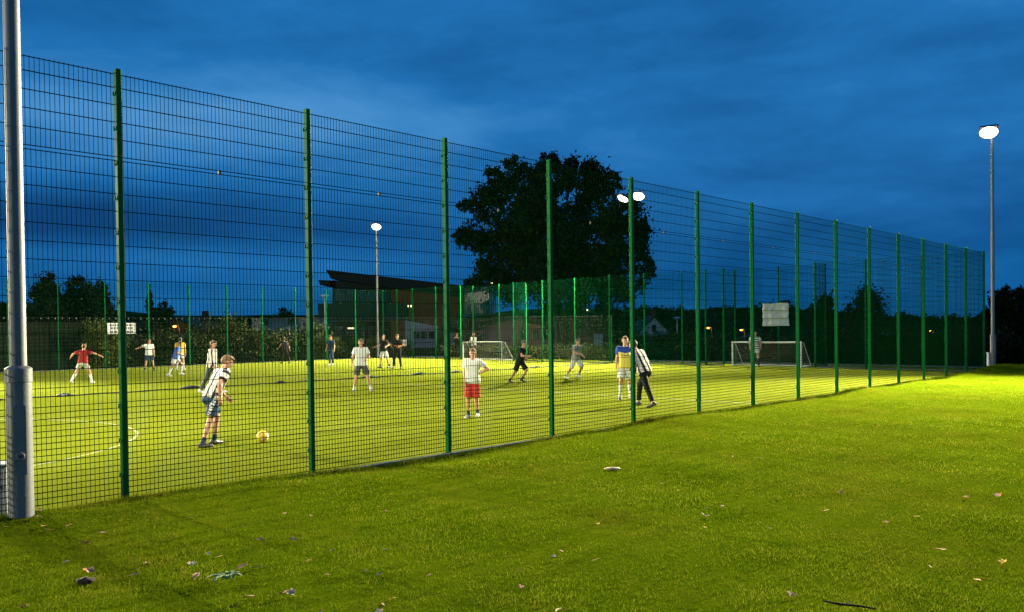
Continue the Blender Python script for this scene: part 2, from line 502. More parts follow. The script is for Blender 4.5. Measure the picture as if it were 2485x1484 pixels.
def st_sheet(name, s0, s1, t0, t1, ds, dt, zf, mat):
    S = np.arange(s0, s1 + ds * .5, ds); T = np.arange(t0, t1 + dt * .5, dt)
    SS, TT = np.meshgrid(S, T, indexing='ij')
    X = P1.x + DIR.x * SS + NRM.x * TT; Y = P1.y + DIR.y * SS + NRM.y * TT
    Z = zf(SS, TT)
    n, m = SS.shape
    i, j = np.meshgrid(np.arange(n - 1), np.arange(m - 1), indexing='ij')
    F = np.stack([i * m + j, (i + 1) * m + j, (i + 1) * m + j + 1, i * m + j + 1], -1).reshape(-1, 4)
    o = link(name, np_mesh(name, np.stack([X, Y, Z], -1).reshape(-1, 3), F, mat, True))
    return tag(o, kind='structure')

lawn = st_sheet('lawn', -14, 44, -26, -.09, .25, .25, verge_z, M['lawnsoil'])
pt = MB()
pt.add([(-39, -.02, 0), (36.6, -.02, 0), (36.6, PITCH_T + .5, 0), (-39, PITCH_T + .5, 0)], [(0, 1, 2, 3)])
pitch = pt.build('pitch', M['turf'], loc=P1, rz=FENCE_YAW)
tag(pitch, kind='structure')
# painted lines, 4 mm above the turf
ln = MB()
def strip(a, b, w=.05, z=.004):
    a, b = Vector(a), Vector(b); d = (b - a).normalized(); n = Vector((-d.y, d.x)) * (w / 2)
    ln.add([(a.x - n.x, a.y - n.y, z), (b.x - n.x, b.y - n.y, z), (b.x + n.x, b.y + n.y, z), (a.x + n.x, a.y + n.y, z)], [(0, 1, 2, 3)])
strip((16.1, .35), (16.0, 40.4))
strip((-2.1, .35), (-2.1, 19.2))
strip((34.6, 14.0), (34.6, 19.0)); strip((27.6, 12.2), (27.6, 16.5))
for k in range(72):
    a0, a1 = 2 * pi * k / 72, 2 * pi * (k + 1) / 72
    strip((-2.0 + 5.4 * cos(a0), 9.0 + 5.4 * sin(a0)), (-2.0 + 5.4 * cos(a1), 9.0 + 5.4 * sin(a1)))
lo = ln.build('pitch_line_markings', M['line'], loc=P1, rz=FENCE_YAW); tag(lo, kind='structure')
# concrete edging under the fences (real step)
kb = MB()
kb.box((-1.8, -.05, -.02), (74.2, .10, .12))
kb.box((35.45, 3.60, -.02), (.12, 7.1, .14)); kb.box((36.62, 9.75, -.02), (.12, 5.0, .14)); kb.box((35.45, 19.75, -.02), (.12, 14.9, .14))
kb.box((36.62, 29.75, -.02), (.12, 5.0, .14)); kb.box((35.45, 36.7, -.02), (.12, 8.5, .14))
kb.box((-1.8, PITCH_T + .45, -.02), (74.2, .12, .14))
ko = kb.build('kerb', M['kerb'], loc=P1, rz=FENCE_YAW); tag(ko, kind='structure')
# a worn path beyond the end fence
pth = MB()
pth.add([(39.0, -30, -.02), (40.6, -30, -.02), (40.6, 60, -.02), (39.0, 60, -.02)], [(0, 1, 2, 3)])
po = pth.build('path', M['kerb'], loc=P1, rz=FENCE_YAW); tag(po, kind='structure')
# end verge between fence and path
ev = MB(); ev.add([(36.75, -.09, -.012), (38.9, -.09, -.012), (38.9, 60, -.012), (36.75, 60, -.012)], [(0, 1, 2, 3)])
eo = ev.build('field_strip', M['lawnsoil'], loc=P1, rz=FENCE_YAW); tag(eo, kind='structure')
fv = MB(); fv.add([(-39, 41.5, -.012), (36.7, 41.5, -.012), (36.7, 46, -.012), (-39, 46, -.012)], [(0, 1, 2, 3)])
fo = fv.build('grass_bank', M['lawnsoil'], loc=P1, rz=FENCE_YAW); tag(fo, kind='structure')

# ------------------------------------------------------------------ lawn grass (countless blades, one object)
def blades(n, hmin, hmax, s0, s1, t0, t1, dref, wid, edge=False):
    S = RNG.uniform(s0, s1, n); T = RNG.uniform(t0, t1, n) if not edge else -.06 - np.abs(RNG.normal(0, .13, n))
    X = P1.x + DIR.x * S + NRM.x * T; Y = P1.y + DIR.y * S + NRM.y * T
    D = np.hypot(X, Y)
    keep = (Y > .5) & (np.abs(X) < .72 * Y + 2.0) & (D > 4.0)
    keep &= RNG.uniform(0, 1, n) < np.clip((dref / np.maximum(D, .1)) ** (1.0 if edge else 1.6), 0, 1)
    # thin, patchy turf
    keep &= (wob(X * 2.3, Y * 2.3) + RNG.normal(0, .5, n)) > -.75
    S, T, X, Y, D = S[keep], T[keep], X[keep], Y[keep], D[keep]
    m = len(S)
    Z = verge_z(S, T) - .004
    grow = np.clip(1 + .45 * wob(X * 1.3 + 4, Y * 1.3), .5, 1.6)
    h = RNG.uniform(hmin, hmax, m) * grow
    sc = np.clip(D / dref, 1, 2.4)
    w = wid * sc * RNG.uniform(.7, 1.3, m)
    a = RNG.uniform(0, 2 * pi, m); le = RNG.uniform(.1, 1.1, m) * h
    bx, by = np.cos(a), np.sin(a)
    la = RNG.uniform(0, 2 * pi, m)
    V = np.empty((m, 3, 3), np.float32)
    V[:, 0] = np.stack([X - bx * w, Y - by * w, Z], -1)
    V[:, 1] = np.stack([X + bx * w, Y + by * w, Z], -1)
    V[:, 2] = np.stack([X + np.cos(la) * le, Y + np.sin(la) * le, Z + h], -1)
    return V
VB = np.concatenate([blades(2600000, .014, .036, -9, 41, -22, -.12, 7.5, .0032),
                     blades(36000, .03, .075, -8, 39, 0, 0, 11, .0035, True)])
nb = len(VB)
gme = np_mesh('grass', VB.reshape(-1, 3), np.arange(nb * 3).reshape(-1, 3), M['blade'])
face_attr(gme, 'tint', RNG.beta(2.2, 2.6, nb))
tag(link('grass', gme), 'short mown grass of the verge in front of the fence', 'grass', kind='stuff')
print('blades', nb)

# ------------------------------------------------------------------ welded mesh fences
def prism_np(p0, p1, r, n=6, ph=0.0):
    """many straight n-gon rods at once: p0,p1 (k,3)"""
    p0 = np.asarray(p0, float); p1 = np.asarray(p1, float); k = len(p0)
    d = p1 - p0; d /= np.linalg.norm(d, axis=1)[:, None]
    ref = np.where(np.abs(d[:, 2:3]) < .9, np.array([[0, 0, 1.0]]), np.array([[1.0, 0, 0]]))
    a = np.cross(d, ref); a /= np.linalg.norm(a, axis=1)[:, None]; b = np.cross(d, a)
    w = 2 * pi * np.arange(n) / n + ph
    off = (a[:, None, :] * np.cos(w)[None, :, None] + b[:, None, :] * np.sin(w)[None, :, None]) * r
    V = np.concatenate([p0[:, None, :] + off, p1[:, None, :] + off], 1).reshape(-1, 3)
    i = np.arange(n); j = (i + 1) % n
    F = np.stack([i, j, j + n, i + n], -1)
    F = (F[None] + (np.arange(k) * 2 * n)[:, None, None]).reshape(-1, 4)
    return V, F

def cat(parts):
    Vs, Fs, b = [], [], 0
    for V, F in parts:
        Vs.append(V); Fs.append(F + b); b += len(V)
    return np.concatenate(Vs), np.concatenate(Fs)

def panel_mesh(name, w, z0, z1, zs, rv=.0031, rh=.0042, n=6, gap=.02):
    xs = np.arange(gap, w - gap + .001, .05)
    V1 = prism_np([(x, 0, z0) for x in xs], [(x, 0, z1) for x in xs], rv, n)
    hs = []
    for z in zs:
        for y in (-.0065, .0065): hs.append((y, z))
    V2 = prism_np([(gap * .5, y, z) for y, z in hs], [(w - gap * .5, y, z) for y, z in hs], rh, n)
    return np_mesh(name, *cat([V1, V2]), M['wire'], True)

Z_LOW = [.06 + .0667 * i for i in range(18)] + [1.4 + .2 * i for i in range(13)] + [3.985]
Z_UP = [4.03, 4.23, 4.43, 4.63, 4.83, 4.985]
_pc = {}
def panels_for(w, n=6):
    key = (round(w, 2), n)
    if key not in _pc:
        _pc[key] = (panel_mesh('mesh_panel', w, .05, 4.0, Z_LOW, n=n), panel_mesh('upper_panel', w, 4.02, 5.0, Z_UP, n=n))
    return _pc[key]

pmb = MB(); pmb.bbox((0, 0, 2.5), (.062, .082, 5.06), .006, 0)
for z in [.35 + .4 * i for i in range(12)]:
    pmb.tube([(-.030, -.020, z), (-.042, -.020, z)], .011, 8, 1)
    pmb.box((0, .046, z), (.075, .012, .05), 0)
POST = pmb.mesh('post', [M['fence'], M['bolt']])
cmb = MB(); cmb.box((0, 0, 4.008), (.028, .030, .06)); cmb.tube([(0, -.015, 4.008), (0, -.028, 4.008)], .009, 8)
CLIP = cmb.mesh('joint_clip', M['bolt'])

def fence_run(label, pts, n=6, side=1, clip=True):
    """pts: list of (s,t); one thing, posts and panels are its parts"""
    base = ST(*pts[0])
    t = thing('mesh_fence', label, 'fence', base, 0, 'green welded mesh fences round the pitch')
    for i, p in enumerate(pts):
        q = ST(*p)
        e = pts[i + 1] if i + 1 < len(pts) else pts[i - 1]
        d = (ST(*e) - q) if i + 1 < len(pts) else (q - ST(*e))
        yaw = math.atan2(d.y, d.x)
        L = q - base
        link('post', POST, t, L, yaw + (0 if side > 0 else pi))
        if i + 1 < len(pts):
            w = d.length
            lo, up = panels_for(w, n)
            nn = Vector((-sin(yaw), cos(yaw), 0)) * .056 * side
            link('mesh_panel', lo, t, L + nn, yaw); link('upper_panel', up, t, L + nn, yaw)
            if clip:
                link('joint_clip', CLIP, t, L + nn + Vector((cos(yaw), sin(yaw), 0)) * (w * .5), yaw)
    return t

near_pts = [(PANEL_W * i, 0) for i in range(-4, 15)]
fence_run('tall green welded mesh fence standing between the lawn and the lit pitch', near_pts)
E0, E1 = END_S, END_S + 1.2
end_pts = [(E0, 0), (E0, 2.45), (E0, 4.9), (E0, 7.3), (E1, 7.3), (E1, 9.75), (E1, 12.2), (E0, 12.2), (E0, 13.25), (E0, 14.7), (E0, 17.15), (E0, 19.6),
           (E0, 22.2), (E0, 24.8), (E0, 27.3), (E1, 27.3), (E1, 29.75), (E1, 32.3), (E0, 32.3), (E0, 34.85), (E0, 37.4), (E0, 39.2), (E0, PITCH_T)]
fence_run('green mesh fence across the pitch end, stepped back round both white goals', end_pts, 5, -1)
far_pts = [(E0 - PANEL_W * i, PITCH_T) for i in range(0, 21)]
fence_run('green mesh fence along the far touchline in front of the hedge and timber fence', far_pts, 5, -1)

# ------------------------------------------------------------------ floodlight masts
def spot(loc, aim, power, size=math.radians(150), blend=.5):
    l = bpy.data.lights.new('floodlight_beam', 'SPOT')
    l.energy = power; l.spot_size = size; l.spot_blend = 1.0 if size < rad(105) else blend; l.shadow_soft_size = .16
    l.color = (1.0, .93, .60)
    o = bpy.data.objects.new('floodlight_beam', l); COL.objects.link(o)
    o.location = loc
    d = Vector(aim) - Vector(loc)
    o.rotation_euler = d.to_track_quat('-Z', 'Y').to_euler()
    return o

def mast(s, t, label, heads, door_yaw=0.0, H=10.0):
    b = ST(s, t, float(verge_z(np.array(s), np.array(t))) if t < 0 else 0.0)
    r = thing('floodlight_mast', label, 'floodlight', b, 0, 'steel floodlight masts round the pitch')
    m = MB(); m.lathe([(.119, -.1), (.119, 1.36), (.126, 1.365), (.126, 1.50), (.120, 1.508), (.082, 1.53)], n=28)
    m.build('base_section', M['galv'], r, True, 35)
    m = MB(); m.lathe([(.078, 1.53), (.075, 5.8), (.075, 5.81)], n=24); m.lathe([(.083, 5.8), (.083, 5.92)], n=24); m.lathe([(.070, 5.92), (.060, H - .15), (.05, H - .1)], n=24)
    m.build('shaft', M['galv'], r, True, 35)
    # access hatch with its round lock boss
    hx, hy = cos(door_yaw), sin(door_yaw)
    m = MB(); Mx = Matrix.Rotation(door_yaw, 4, 'Z')
    m.box((.117, 0, .78), (.012, .11, .70), M=Mx)
    hd = m.build('hatch', M['galv'], r)
    m = MB(); m.tube([(.117 * hx, .117 * hy, .62), (.145 * hx, .145 * hy, .62)], [.045, .038], 16)
    m.tube([(.145 * hx, .145 * hy, .62), (.149 * hx, .149 * hy, .62)], .016, 10, 1)
    m.build('lock_boss', [M['galv'], M['dark']], hd, True, 40)
    if len(heads) > 1:
        ax = (heads[0][0] - heads[1][0]); 
        m = MB(); m.tube([heads[0][0] + Vector((0, 0, H - .22)), heads[1][0] + Vector((0, 0, H - .22))], .04, 10); m.build('cross_arm', M['galv'], r, True, 40)
    for off, aim, power, size in heads:
        pos = Vector((off.x, off.y, H))
        wpos = b + pos
        d = (Vector(aim) - wpos); yaw = math.atan2(d.y, d.x)
        hr = bpy.data.objects.new('floodlight_head', None); COL.objects.link(hr); hr.parent = r
        hr.location = pos; hr.rotation_euler = (0, rad(-32), yaw); hr.empty_display_size = .1; hr.scale = (1.2, 1.2, 1.2)
        m = MB()
        m.add([(-.22, -.22, .10), (.26, -.28, .03), (.26, .28, .03), (-.22, .22, .10), (-.28, -.26, -.08), (.30, -.32, -.08), (.30, .32, -.08), (-.28, .26, -.08)],
              [(0, 1, 2, 3), (0, 4, 5, 1), (1, 5, 6, 2), (2, 6, 7, 3), (3, 7, 4, 0)])
        m.tube([(-.1, 0, -.02), (-.1, 0, -.24)], .035, 8)
        for k in range(5): m.box((-.16 + .08 * k, 0, .10 - .012 * k), (.012, .36, .06))
        m.build('housing', M['dark'], hr)
        # convex glass under the housing
        m = MB(); m.lathe([(.30, -.075), (.30, -.10), (.265, -.15), (.19, -.19), (.09, -.21), (.01, -.215)], n=20)
        m.v = [(x * .95, y, z) for x, y, z in m.v]
        m.build('lens', M['lamp'], hr, True)
        spot(wpos + Vector((cos(yaw) * .12, sin(yaw) * .12, -.32)), aim, power, size)
    return r
PW = 74000
W = rad(140)
mast(-1.21, -.445, 'near galvanised floodlight mast on the lawn beside the grey cabinet', [(DIR * .45 + NRM * .25, ST(-8, 20), PW * .12, rad(120)), (DIR * -.45 + NRM * .25, ST(15, 18), PW * .14, rad(100))], rad(-58))
mast(37.95, .3, 'galvanised floodlight mast standing at the pitch corner beyond the last post of the near fence', [(DIR * -.34 + NRM * .05, ST(13, -6), PW * 3.4, rad(82))], rad(-100), 10.5)
mast(38.2, 20.0, 'twin-headed floodlight mast rising in front of the big tree', [(NRM * .55, ST(20, 30), PW, W), (NRM * -.55, ST(13, 12), PW * .75, W)], rad(-100))
mast(35.6, 41.9, 'floodlight mast at the far pitch corner in front of the school building', [(DIR * -.1 + NRM * -.15, ST(20, 28), PW, W)], rad(-100))
mast(-1.5, 41.9, 'floodlight mast behind the far touchline by the timber fence', [(DIR * .5 - NRM * .25, ST(-2, 14), PW * 3.2, rad(84)), (DIR * -.5 - NRM * .25, ST(-12, 24), PW * .6, W)])
mast(-40, 20.4, 'floodlight mast at the opposite pitch end', [(NRM * .55, ST(-20, 30), PW * 1.1, rad(110)), (NRM * -.55, ST(-4, -5), PW * 1.1, rad(36))])

# grey feeder cabinet at the near mast, slim box at the corner mast
def cabinet(s, t, size, label, yaw):
    b = ST(s, t, float(verge_z(np.array(s), np.array(t))) - .03)
    r = thing('feeder_cabinet', label, 'cabinet', b, yaw)
    x, y, z = size
    m = MB(); m.bbox((0, 0, z / 2), (x, y, z), .01); m.bbox((0, 0, z + .012), (x + .03, y + .03, .028), .008); m.build('body', M['cabinet'], r)
    m = MB(); m.box((x * .02, -y / 2 - .006, z * .5), (x * .86, .012, z * .88)); d = m.build('door', M['cabinet'], r)
    m = MB(); m.tube([(x * .36, -y / 2 - .01, z * .6), (x * .36, -y / 2 - .035, z * .6)], .018, 10); m.build('handle', M['dark'], d)
    return r
g0 = ground(-16, 1254)
v0 = g0 - P1; cabinet(v0.dot(DIR), v0.dot(NRM), (.40, .30, .56), 'grey metal feeder cabinet at the foot of the near floodlight mast', rad(8))
m = MB(); 
g1 = ground(36, 1252, .03)
cd = thing('cable_conduit', 'slim pale conduit rising from the grass between cabinet and mast', 'conduit', g1)
m.tube([(0, 0, -.05), (0, 0, .50)], .017, 12); m.build('pipe', M['galv_white'], cd, True, 40)
m = MB(); m.box((0, 0, .36), (.06, .05, .025)); m.build('clamp', M['bolt'], cd)
g2 = ground(2402, 893) - P1
cabinet(g2.dot(DIR), g2.dot(NRM), (.24, .16, .58), 'slim grey box at the foot of the corner floodlight mast', FENCE_YAW - rad(40))

# ------------------------------------------------------------------ goals
def goal(tc, label):
    """end goal, mouth towards the pitch (-s); local x runs across the goal, y towards the fence"""
    yaw = math.atan2(NRM.y, NRM.x) - 0  # local x along NRM
    base = ST(35.05, tc)
    r = thing('five_a_side_goal', label, 'goal', base, yaw, 'low white football goals')
    Wd, Hh, Dp = 3.66, 1.22, 1.1
    # local y axis = rotated x by 90 deg = -DIR ; depth goes to +DIR => -y
    m = MB(); m.tube([(-Wd / 2, 0, .0), (-Wd / 2, 0, Hh)], .043, 12); m.build('goal_post', M['goal'], r, True, 40)
    m = MB(); m.tube([(Wd / 2, 0, .0), (Wd / 2, 0, Hh)], .043, 12); m.build('goal_post', M['goal'], r, True, 40)
    m = MB(); m.tube([(-Wd / 2 - .04, 0, Hh), (Wd / 2 + .04, 0, Hh)], .043, 12); m.build('crossbar', M['goal'], r, True, 40)
    m = MB(); m.tube([(-Wd / 2, -Dp, .035), (Wd / 2, -Dp, .035)], .034, 10); m.build('ground_bar', M['goal'], r, True, 40)
    for sx in (-1, 1):
        m = MB(); m.tube([(sx * Wd / 2, 0, .035), (sx * Wd / 2, -Dp, .035)], .028, 8); m.build('side_bar', M['goal'], r, True, 40)
        m = MB(); m.tube([(sx * Wd / 2, 0, Hh), (sx * Wd / 2, -.28, Hh - .03), (sx * Wd / 2, -Dp, .04)], .018, 8); m.build('back_stay', M['galv_white'], r, True, 60)
    p0, p1 = [], []
    for i in range(1, 37):
        x = -Wd / 2 + Wd * i / 37
        p0 += [(x, 0, Hh), (x, -.28, Hh - .05)]; p1 += [(x, -.28, Hh - .05), (x, -Dp, .05)]
    for k in range(1, 15):
        f = k / 15
        y, z = -.28 - (Dp - .28) * f, (Hh - .05) * (1 - f) + .05 * f
        p0.append((-Wd / 2, y, z)); p1.append((Wd / 2, y, z))
        for sx in (-1, 1):
            p0.append((sx * Wd / 2, 0, z)); p1.append((sx * Wd / 2, y, z))
    for sx in (-1, 1):
        for k in range(1, 9):
            y = -Dp * k / 10; top = Hh - .05 if y > -.28 else (Hh - .05) * (1 - (-.28 - y) / (Dp - .28)) + .05
            p0.append((sx * Wd / 2, y, .03)); p1.append((sx * Wd / 2, y, top))
    link('goal_net', np_mesh('goal_net', *prism_np(p0, p1, .0032, 4), M['goalnet']), r)
    return r
goal(9.7, 'low white goal at the pitch end below the hanging pale sheet')
goal(29.9, 'low white goal on the far half of the pitch behind the dividing net')

# ------------------------------------------------------------------ dividing net
NT_T = 19.3
dn = thing('dividing_net', 'sagging black net hung across the pitch, its hem lying on the turf', 'net', ST(-20, NT_T), FENCE_YAW)
L_ = 55.2
def cable_z(x): return 2.66 + .05 * np.cos(x * .113) - .06 * np.sin(x * .05)
xs = np.arange(0, L_, .12)
hem = lambda x: .04 + .02 * np.sin(x * 1.3)
p0 = [(x, .03 * sin(x * .7), float(hem(x))) for x in xs]; p1 = [(x, 0, float(cable_z(x)) - .04) for x in xs]
parts = [prism_np(p0, p1, .0030, 3)]
hx = np.arange(0, L_ + .01, 1.15)
for k in range(1, 21):
    f = k / 21
    z = hem(hx) * (1 - f) + (cable_z(hx) - .04) * f
    pts_ = np.stack([hx, .03 * np.sin(hx * .7) * (1 - f), z], -1)
    parts.append(prism_np(pts_[:-1], pts_[1:], .0030, 3))
link('net_sheet', np_mesh('net_sheet', *cat(parts), M['netblack']), dn)
m = MB(); m.tube([(x, 0, float(cable_z(x))) for x in hx], .005, 6); m.build('cable', M['netblack'], dn, True)
m = MB()
for x in np.arange(.1, L_, .21):
    m.box((x, 0, float(cable_z(x)) - .02), (.012, .014, .05))
m.build('hook_row', M['bolt'], dn)
m = MB(); m.tube([(x, .02 * sin(x * 2), .022 + .01 * sin(x * 3.1)) for x in np.arange(0, L_ + .01, .4)], .022, 6); m.build('lead_line', M['netblack'], dn, True)
for (px0, px1, py, pale) in ((96, 152, 956, .5), (370, 455, 937, 0), (608, 652, 925, 0), (775, 845, 911, .6), (915, 985, 905, .1), (1022, 1068, 900, .9), (1212, 1262, 889, .7), (-90, -20, 966, 0)):
    a, b = ground(px0, py) - ST(-20, NT_T), ground(px1, py) - ST(-20, NT_T)
    x0, x1 = a.dot(DIR), b.dot(DIR)
    m = MB()
    for j in range(4):
        ps, rs = [], []
        for k in range(9):
            f = k / 8
            ps.append((x0 + (x1 - x0) * f + random.uniform(-.04, .04), random.uniform(-.07, .07), .03 + .045 * sin(pi * f) * random.uniform(.4, 1.1)))
            rs.append((.018 + .035 * sin(pi * f)) * random.uniform(.6, 1.1))
        m.tube(ps, rs, 6, 1 if random.random() < pale else 0)
    m.build('bunched_hem', [M['netbundle'], M['netpale']], dn, True)
m = MB(); m.tube([(L_ - .05, 0, 0), (L_ - .05, 0, 2.8)], .03, 8); m.build('end_pole', M['fence'], dn, True, 40)
m = MB(); m.box((L_ - .5, .05, .05), (1.1, .10, .09)); m.build('base_weight', M['galv_white'], dn)

# ------------------------------------------------------------------ signs hung on the fences
def sign(px0, py0, px1, py1, depth_p, yaw, label, rows, matl, name='notice_board', th=.012):
    c = at((px0 + px1) / 2, (py0 + py1) / 2, depth_p)
    k = depth_p / FPX
    w = (px1 - px0) * k * .98; h = (py1 - py0) * k
    r = thing(name, label, 'sign', c, yaw)
    m = MB(); m.bbox((0, 0, 0), (w, th, h), .003); m.build('board', matl, r)
    for (z, x0, x1, hh) in rows:
        m = MB(); x = x0
        while x < x1 - .01:
            ww = random.uniform(.05, .13)
            ww = min(ww, x1 - x)
            m.box(((x + ww / 2) * w, -th / 2 - .002, z * h), (ww * w * .9, .003, hh * h)); x += ww + .018
        m.box(((x0 + x1) / 2 * w, -th / 2 - .001, z * h), ((x1 - x0) * w, .002, .006))
        m.build('printed_lettering', M['signink'], r)
    return r
# board on the far touchline fence: three lines of dark print, too small to read
fyaw = FENCE_YAW
def depth_on(px, s=None, t=None):
    """distance along +y where the vertical plane s=const or t=const meets pixel column px"""
    d = ray(px, 790)
    kx, ky = d.x / d.y, 1.0
    if t is not None:
        o = P1 + NRM * t; ax = DIR
    else:
        o = P1 + DIR * s; ax = NRM
    # o + ax*q = (kx*Y, Y)
    q = (kx * o.y - o.x) / (ax.x - kx * ax.y)
    return (o + ax * q).y
sign(261, 782, 329, 808, depth_on(295, t=PITCH_T - .12), fyaw, 'white notice board with rows of dark print on the far fence by the bright shrub',
     [(.30, -.42, .42, .16), (.02, -.40, .40, .18), (-.30, -.42, .42, .16)], M['signwhite'])
sign(976, 822, 988, 838, depth_on(982, t=PITCH_T - .12), fyaw, 'small blank white notice on the far fence near the corner', [], M['signwhite'])
# big pale sheet tied over the recess behind the near-court goal
dsh = depth_on(1882, s=E1 - .12)
c = at(1881, 763, dsh)
sh = thing('hanging_sheet', 'large pale crumpled sheet tied to the mesh fence above the goal', 'sheet', c, math.atan2(-NRM.y, -NRM.x))
k = dsh / FPX
w_, h_ = 66 * k * 1.02, 53 * k
nx, nz = 27, 21
def sheet_pt(i, j, dy):
    u, v = i / (nx - 1) - .5, j / (nz - 1) - .5
    x = u * w_ * (1 + (.06 if u > 0 and v < -.2 else 0) * (-.2 - v) * 3)
    fold = .025 * sin(v * 19) + .018 * sin(u * 9 + v * 4) + .012 * sin(u * 23 + 2)
    return (x, dy + fold, v * h_ + .012 * sin(u * 7))
vs = [sheet_pt(i, j, 0) for i in range(nx) for j in range(nz)] + [sheet_pt(i, j, .006) for i in range(nx) for j in range(nz)]
N_ = nx * nz
fs = []
for i in range(nx - 1):
    for j in range(nz - 1):
        a = i * nz + j
        fs.append((a, a + nz, a + nz + 1, a + 1)); fs.append((N_ + a, N_ + a + 1, N_ + a + nz + 1, N_ + a + nz))
mb = MB(); mb.add(vs, fs); mb.build('cloth', M['sheet'], sh, True)
for zz in (.19, -.17):
    m = MB(); m.box((0, .03, zz * h_), (w_ * .97, .012, .02)); m.build('batten', M['galv'], sh)
for sx in (-1, 1):
    m = MB(); m.tube([(sx * w_ * .48, -.02, h_ * .47), (sx * w_ * .52, -.06, h_ * .53)], .008, 6); m.build('tie', M['dark'], sh)

# ------------------------------------------------------------------ foliage
def leaf_mesh(name, blobs, n, size, mat, sub=26, spread=.34, flat=1.0, seed=0):
    """leaf-sized quads gathered in sprays through the volume of ellipsoid blobs [(centre, radii)]"""
    R = np.random.default_rng(seed)
    vol = np.array([max(1e-3, r[0] * r[1] * r[2]) ** .67 for _, r in blobs]); vol /= vol.sum()
    cnt = R.multinomial(n, vol)
    P = []
    for (c, r), k in zip(blobs, cnt):
        if k == 0: continue
        d = R.normal(size=(sub, 3)); d /= np.linalg.norm(d, axis=1)[:, None]
        rad_ = R.uniform(.35, 1.0, sub) ** .6
        cc = d * rad_[:, None]
        pick = R.integers(0, sub, k)
        p = cc[pick] + R.normal(size=(k, 3)) * spread * R.uniform(.5, 1.2, (k, 1)) * .6
        P.append(np.array(c) + p * np.array(r))
    P = np.concatenate(P); k = len(P)
    P = P[P[:, 2] > .02]; k = len(P)
    a = R.normal(size=(k, 3)); a /= np.linalg.norm(a, axis=1)[:, None]
    b = np.cross(a, R.normal(size=(k, 3))); b /= np.linalg.norm(b, axis=1)[:, None]
    s = size * R.uniform(.55, 1.4, k)[:, None]
    V = np.stack([P - a * s, P - b * s * .55 * flat, P + a * s, P + b * s * .55 * flat], 1)
    me = np_mesh(name, V.reshape(-1, 3), np.arange(k * 4).reshape(-1, 4), mat)
    face_attr(me, 'tint', R.uniform(0, 1, k))
    return me

def limbs(base, top, blobs, r0, n=6, seed=0):
    R = random.Random(seed)
    m = MB()
    b, t = Vector(base), Vector(top)
    pts = [b + (t - b) * f + Vector((R.uniform(-.1, .1), R.uniform(-.1, .1), 0)) * (f * 1.5) for f in (0, .12, .35, .6, .85, 1)]
    pts[0] = b
    m.tube(pts, [r0 * 1.35, r0, r0 * .85, r0 * .6, r0 * .35, r0 * .12], 10)
    for (c, r) in blobs[:n]:
        f = R.uniform(.25, .75)
        s = b + (t - b) * f; e = Vector(c)
        mid = s.lerp(e, .5) + Vector((R.uniform(-.2, .2), R.uniform(-.2, .2), R.uniform(.0, .35)))
        m.tube([s, mid, e], [r0 * .42, r0 * .26, r0 * .08], 7)
        for q in range(3):
            e2 = e + Vector((R.uniform(-1, 1) * r[0], R.uniform(-1, 1) * r[1], R.uniform(-.3, 1) * r[2])) * .8
            m.tube([mid.lerp(e, .4), e2], [r0 * .12, r0 * .03], 5)
    return m

def tree(name, label, loc, blobs, n, size, mat, trunk_top, r0, group=None, seed=1, sub=26, spread=.34, nlimb=6):
    o = thing(name, label, 'tree', loc, 0, group)
    limbs((0, 0, -.3), trunk_top, blobs, r0, nlimb, seed).build('trunk', M['bark'], o, True)
    link('crown', leaf_mesh('crown', blobs, n, size, mat, sub, spread, 1.0, seed), o)
    return o

# the big tree: crown traced in metres round its trunk, 70 m off
D_T = 70.0
kx = D_T / FPX
bt = at(1350, 840, D_T); bt.z = -.05
def bl(px, py, rx, rz, ry=None, dy=0):
    p = at(px, py, D_T)
    return ((p.x - bt.x, dy, p.z - bt.z), (rx * kx, (ry or rx) * kx, rz * kx))
big = [bl(1345, 570, 120, 130), bl(1250, 480, 62, 56), bl(1335, 440, 62, 46, dy=-1), bl(1420, 450, 60, 54, dy=1), bl(1190, 500, 50, 46), bl(1152, 575, 44, 38, dy=1), bl(1190, 650, 46, 36, dy=-2),
       bl(1490, 520, 56, 58), bl(1535, 600, 46, 56, dy=-1), bl(1520, 690, 46, 46), bl(1250, 690, 66, 44, dy=2), bl(1350, 700, 80, 66, dy=-2), bl(1440, 700, 70, 66, dy=1), bl(1290, 600, 80, 70, dy=-3),
       bl(1430, 600, 80, 78, dy=-3), bl(1252, 404, 26, 24), bl(1335, 394, 30, 20), bl(1385, 402, 24, 22), bl(1432, 414, 24, 26), bl(1124, 570, 24, 16), bl(1136, 500, 26, 18), bl(1572, 648, 18, 26), bl(1562, 556, 18, 28), bl(1480, 770, 44, 30), bl(1150, 690, 24, 16), bl(1375, 775, 46, 34),
       bl(1205, 430, 28, 24), bl(1480, 446, 26, 28), bl(1300, 520, 60, 50, dy=3), bl(1400, 530, 60, 50, dy=3), bl(1215, 575, 56, 46, dy=3), bl(1470, 640, 54, 50, dy=3)]
tree('broadleaf_tree', 'huge dark round-crowned tree towering behind the pitch-end fence', bt, big, 90000, .15, M['leaf_big'], (0, 0, 13), .42, None, 5, 22, .36, 22)

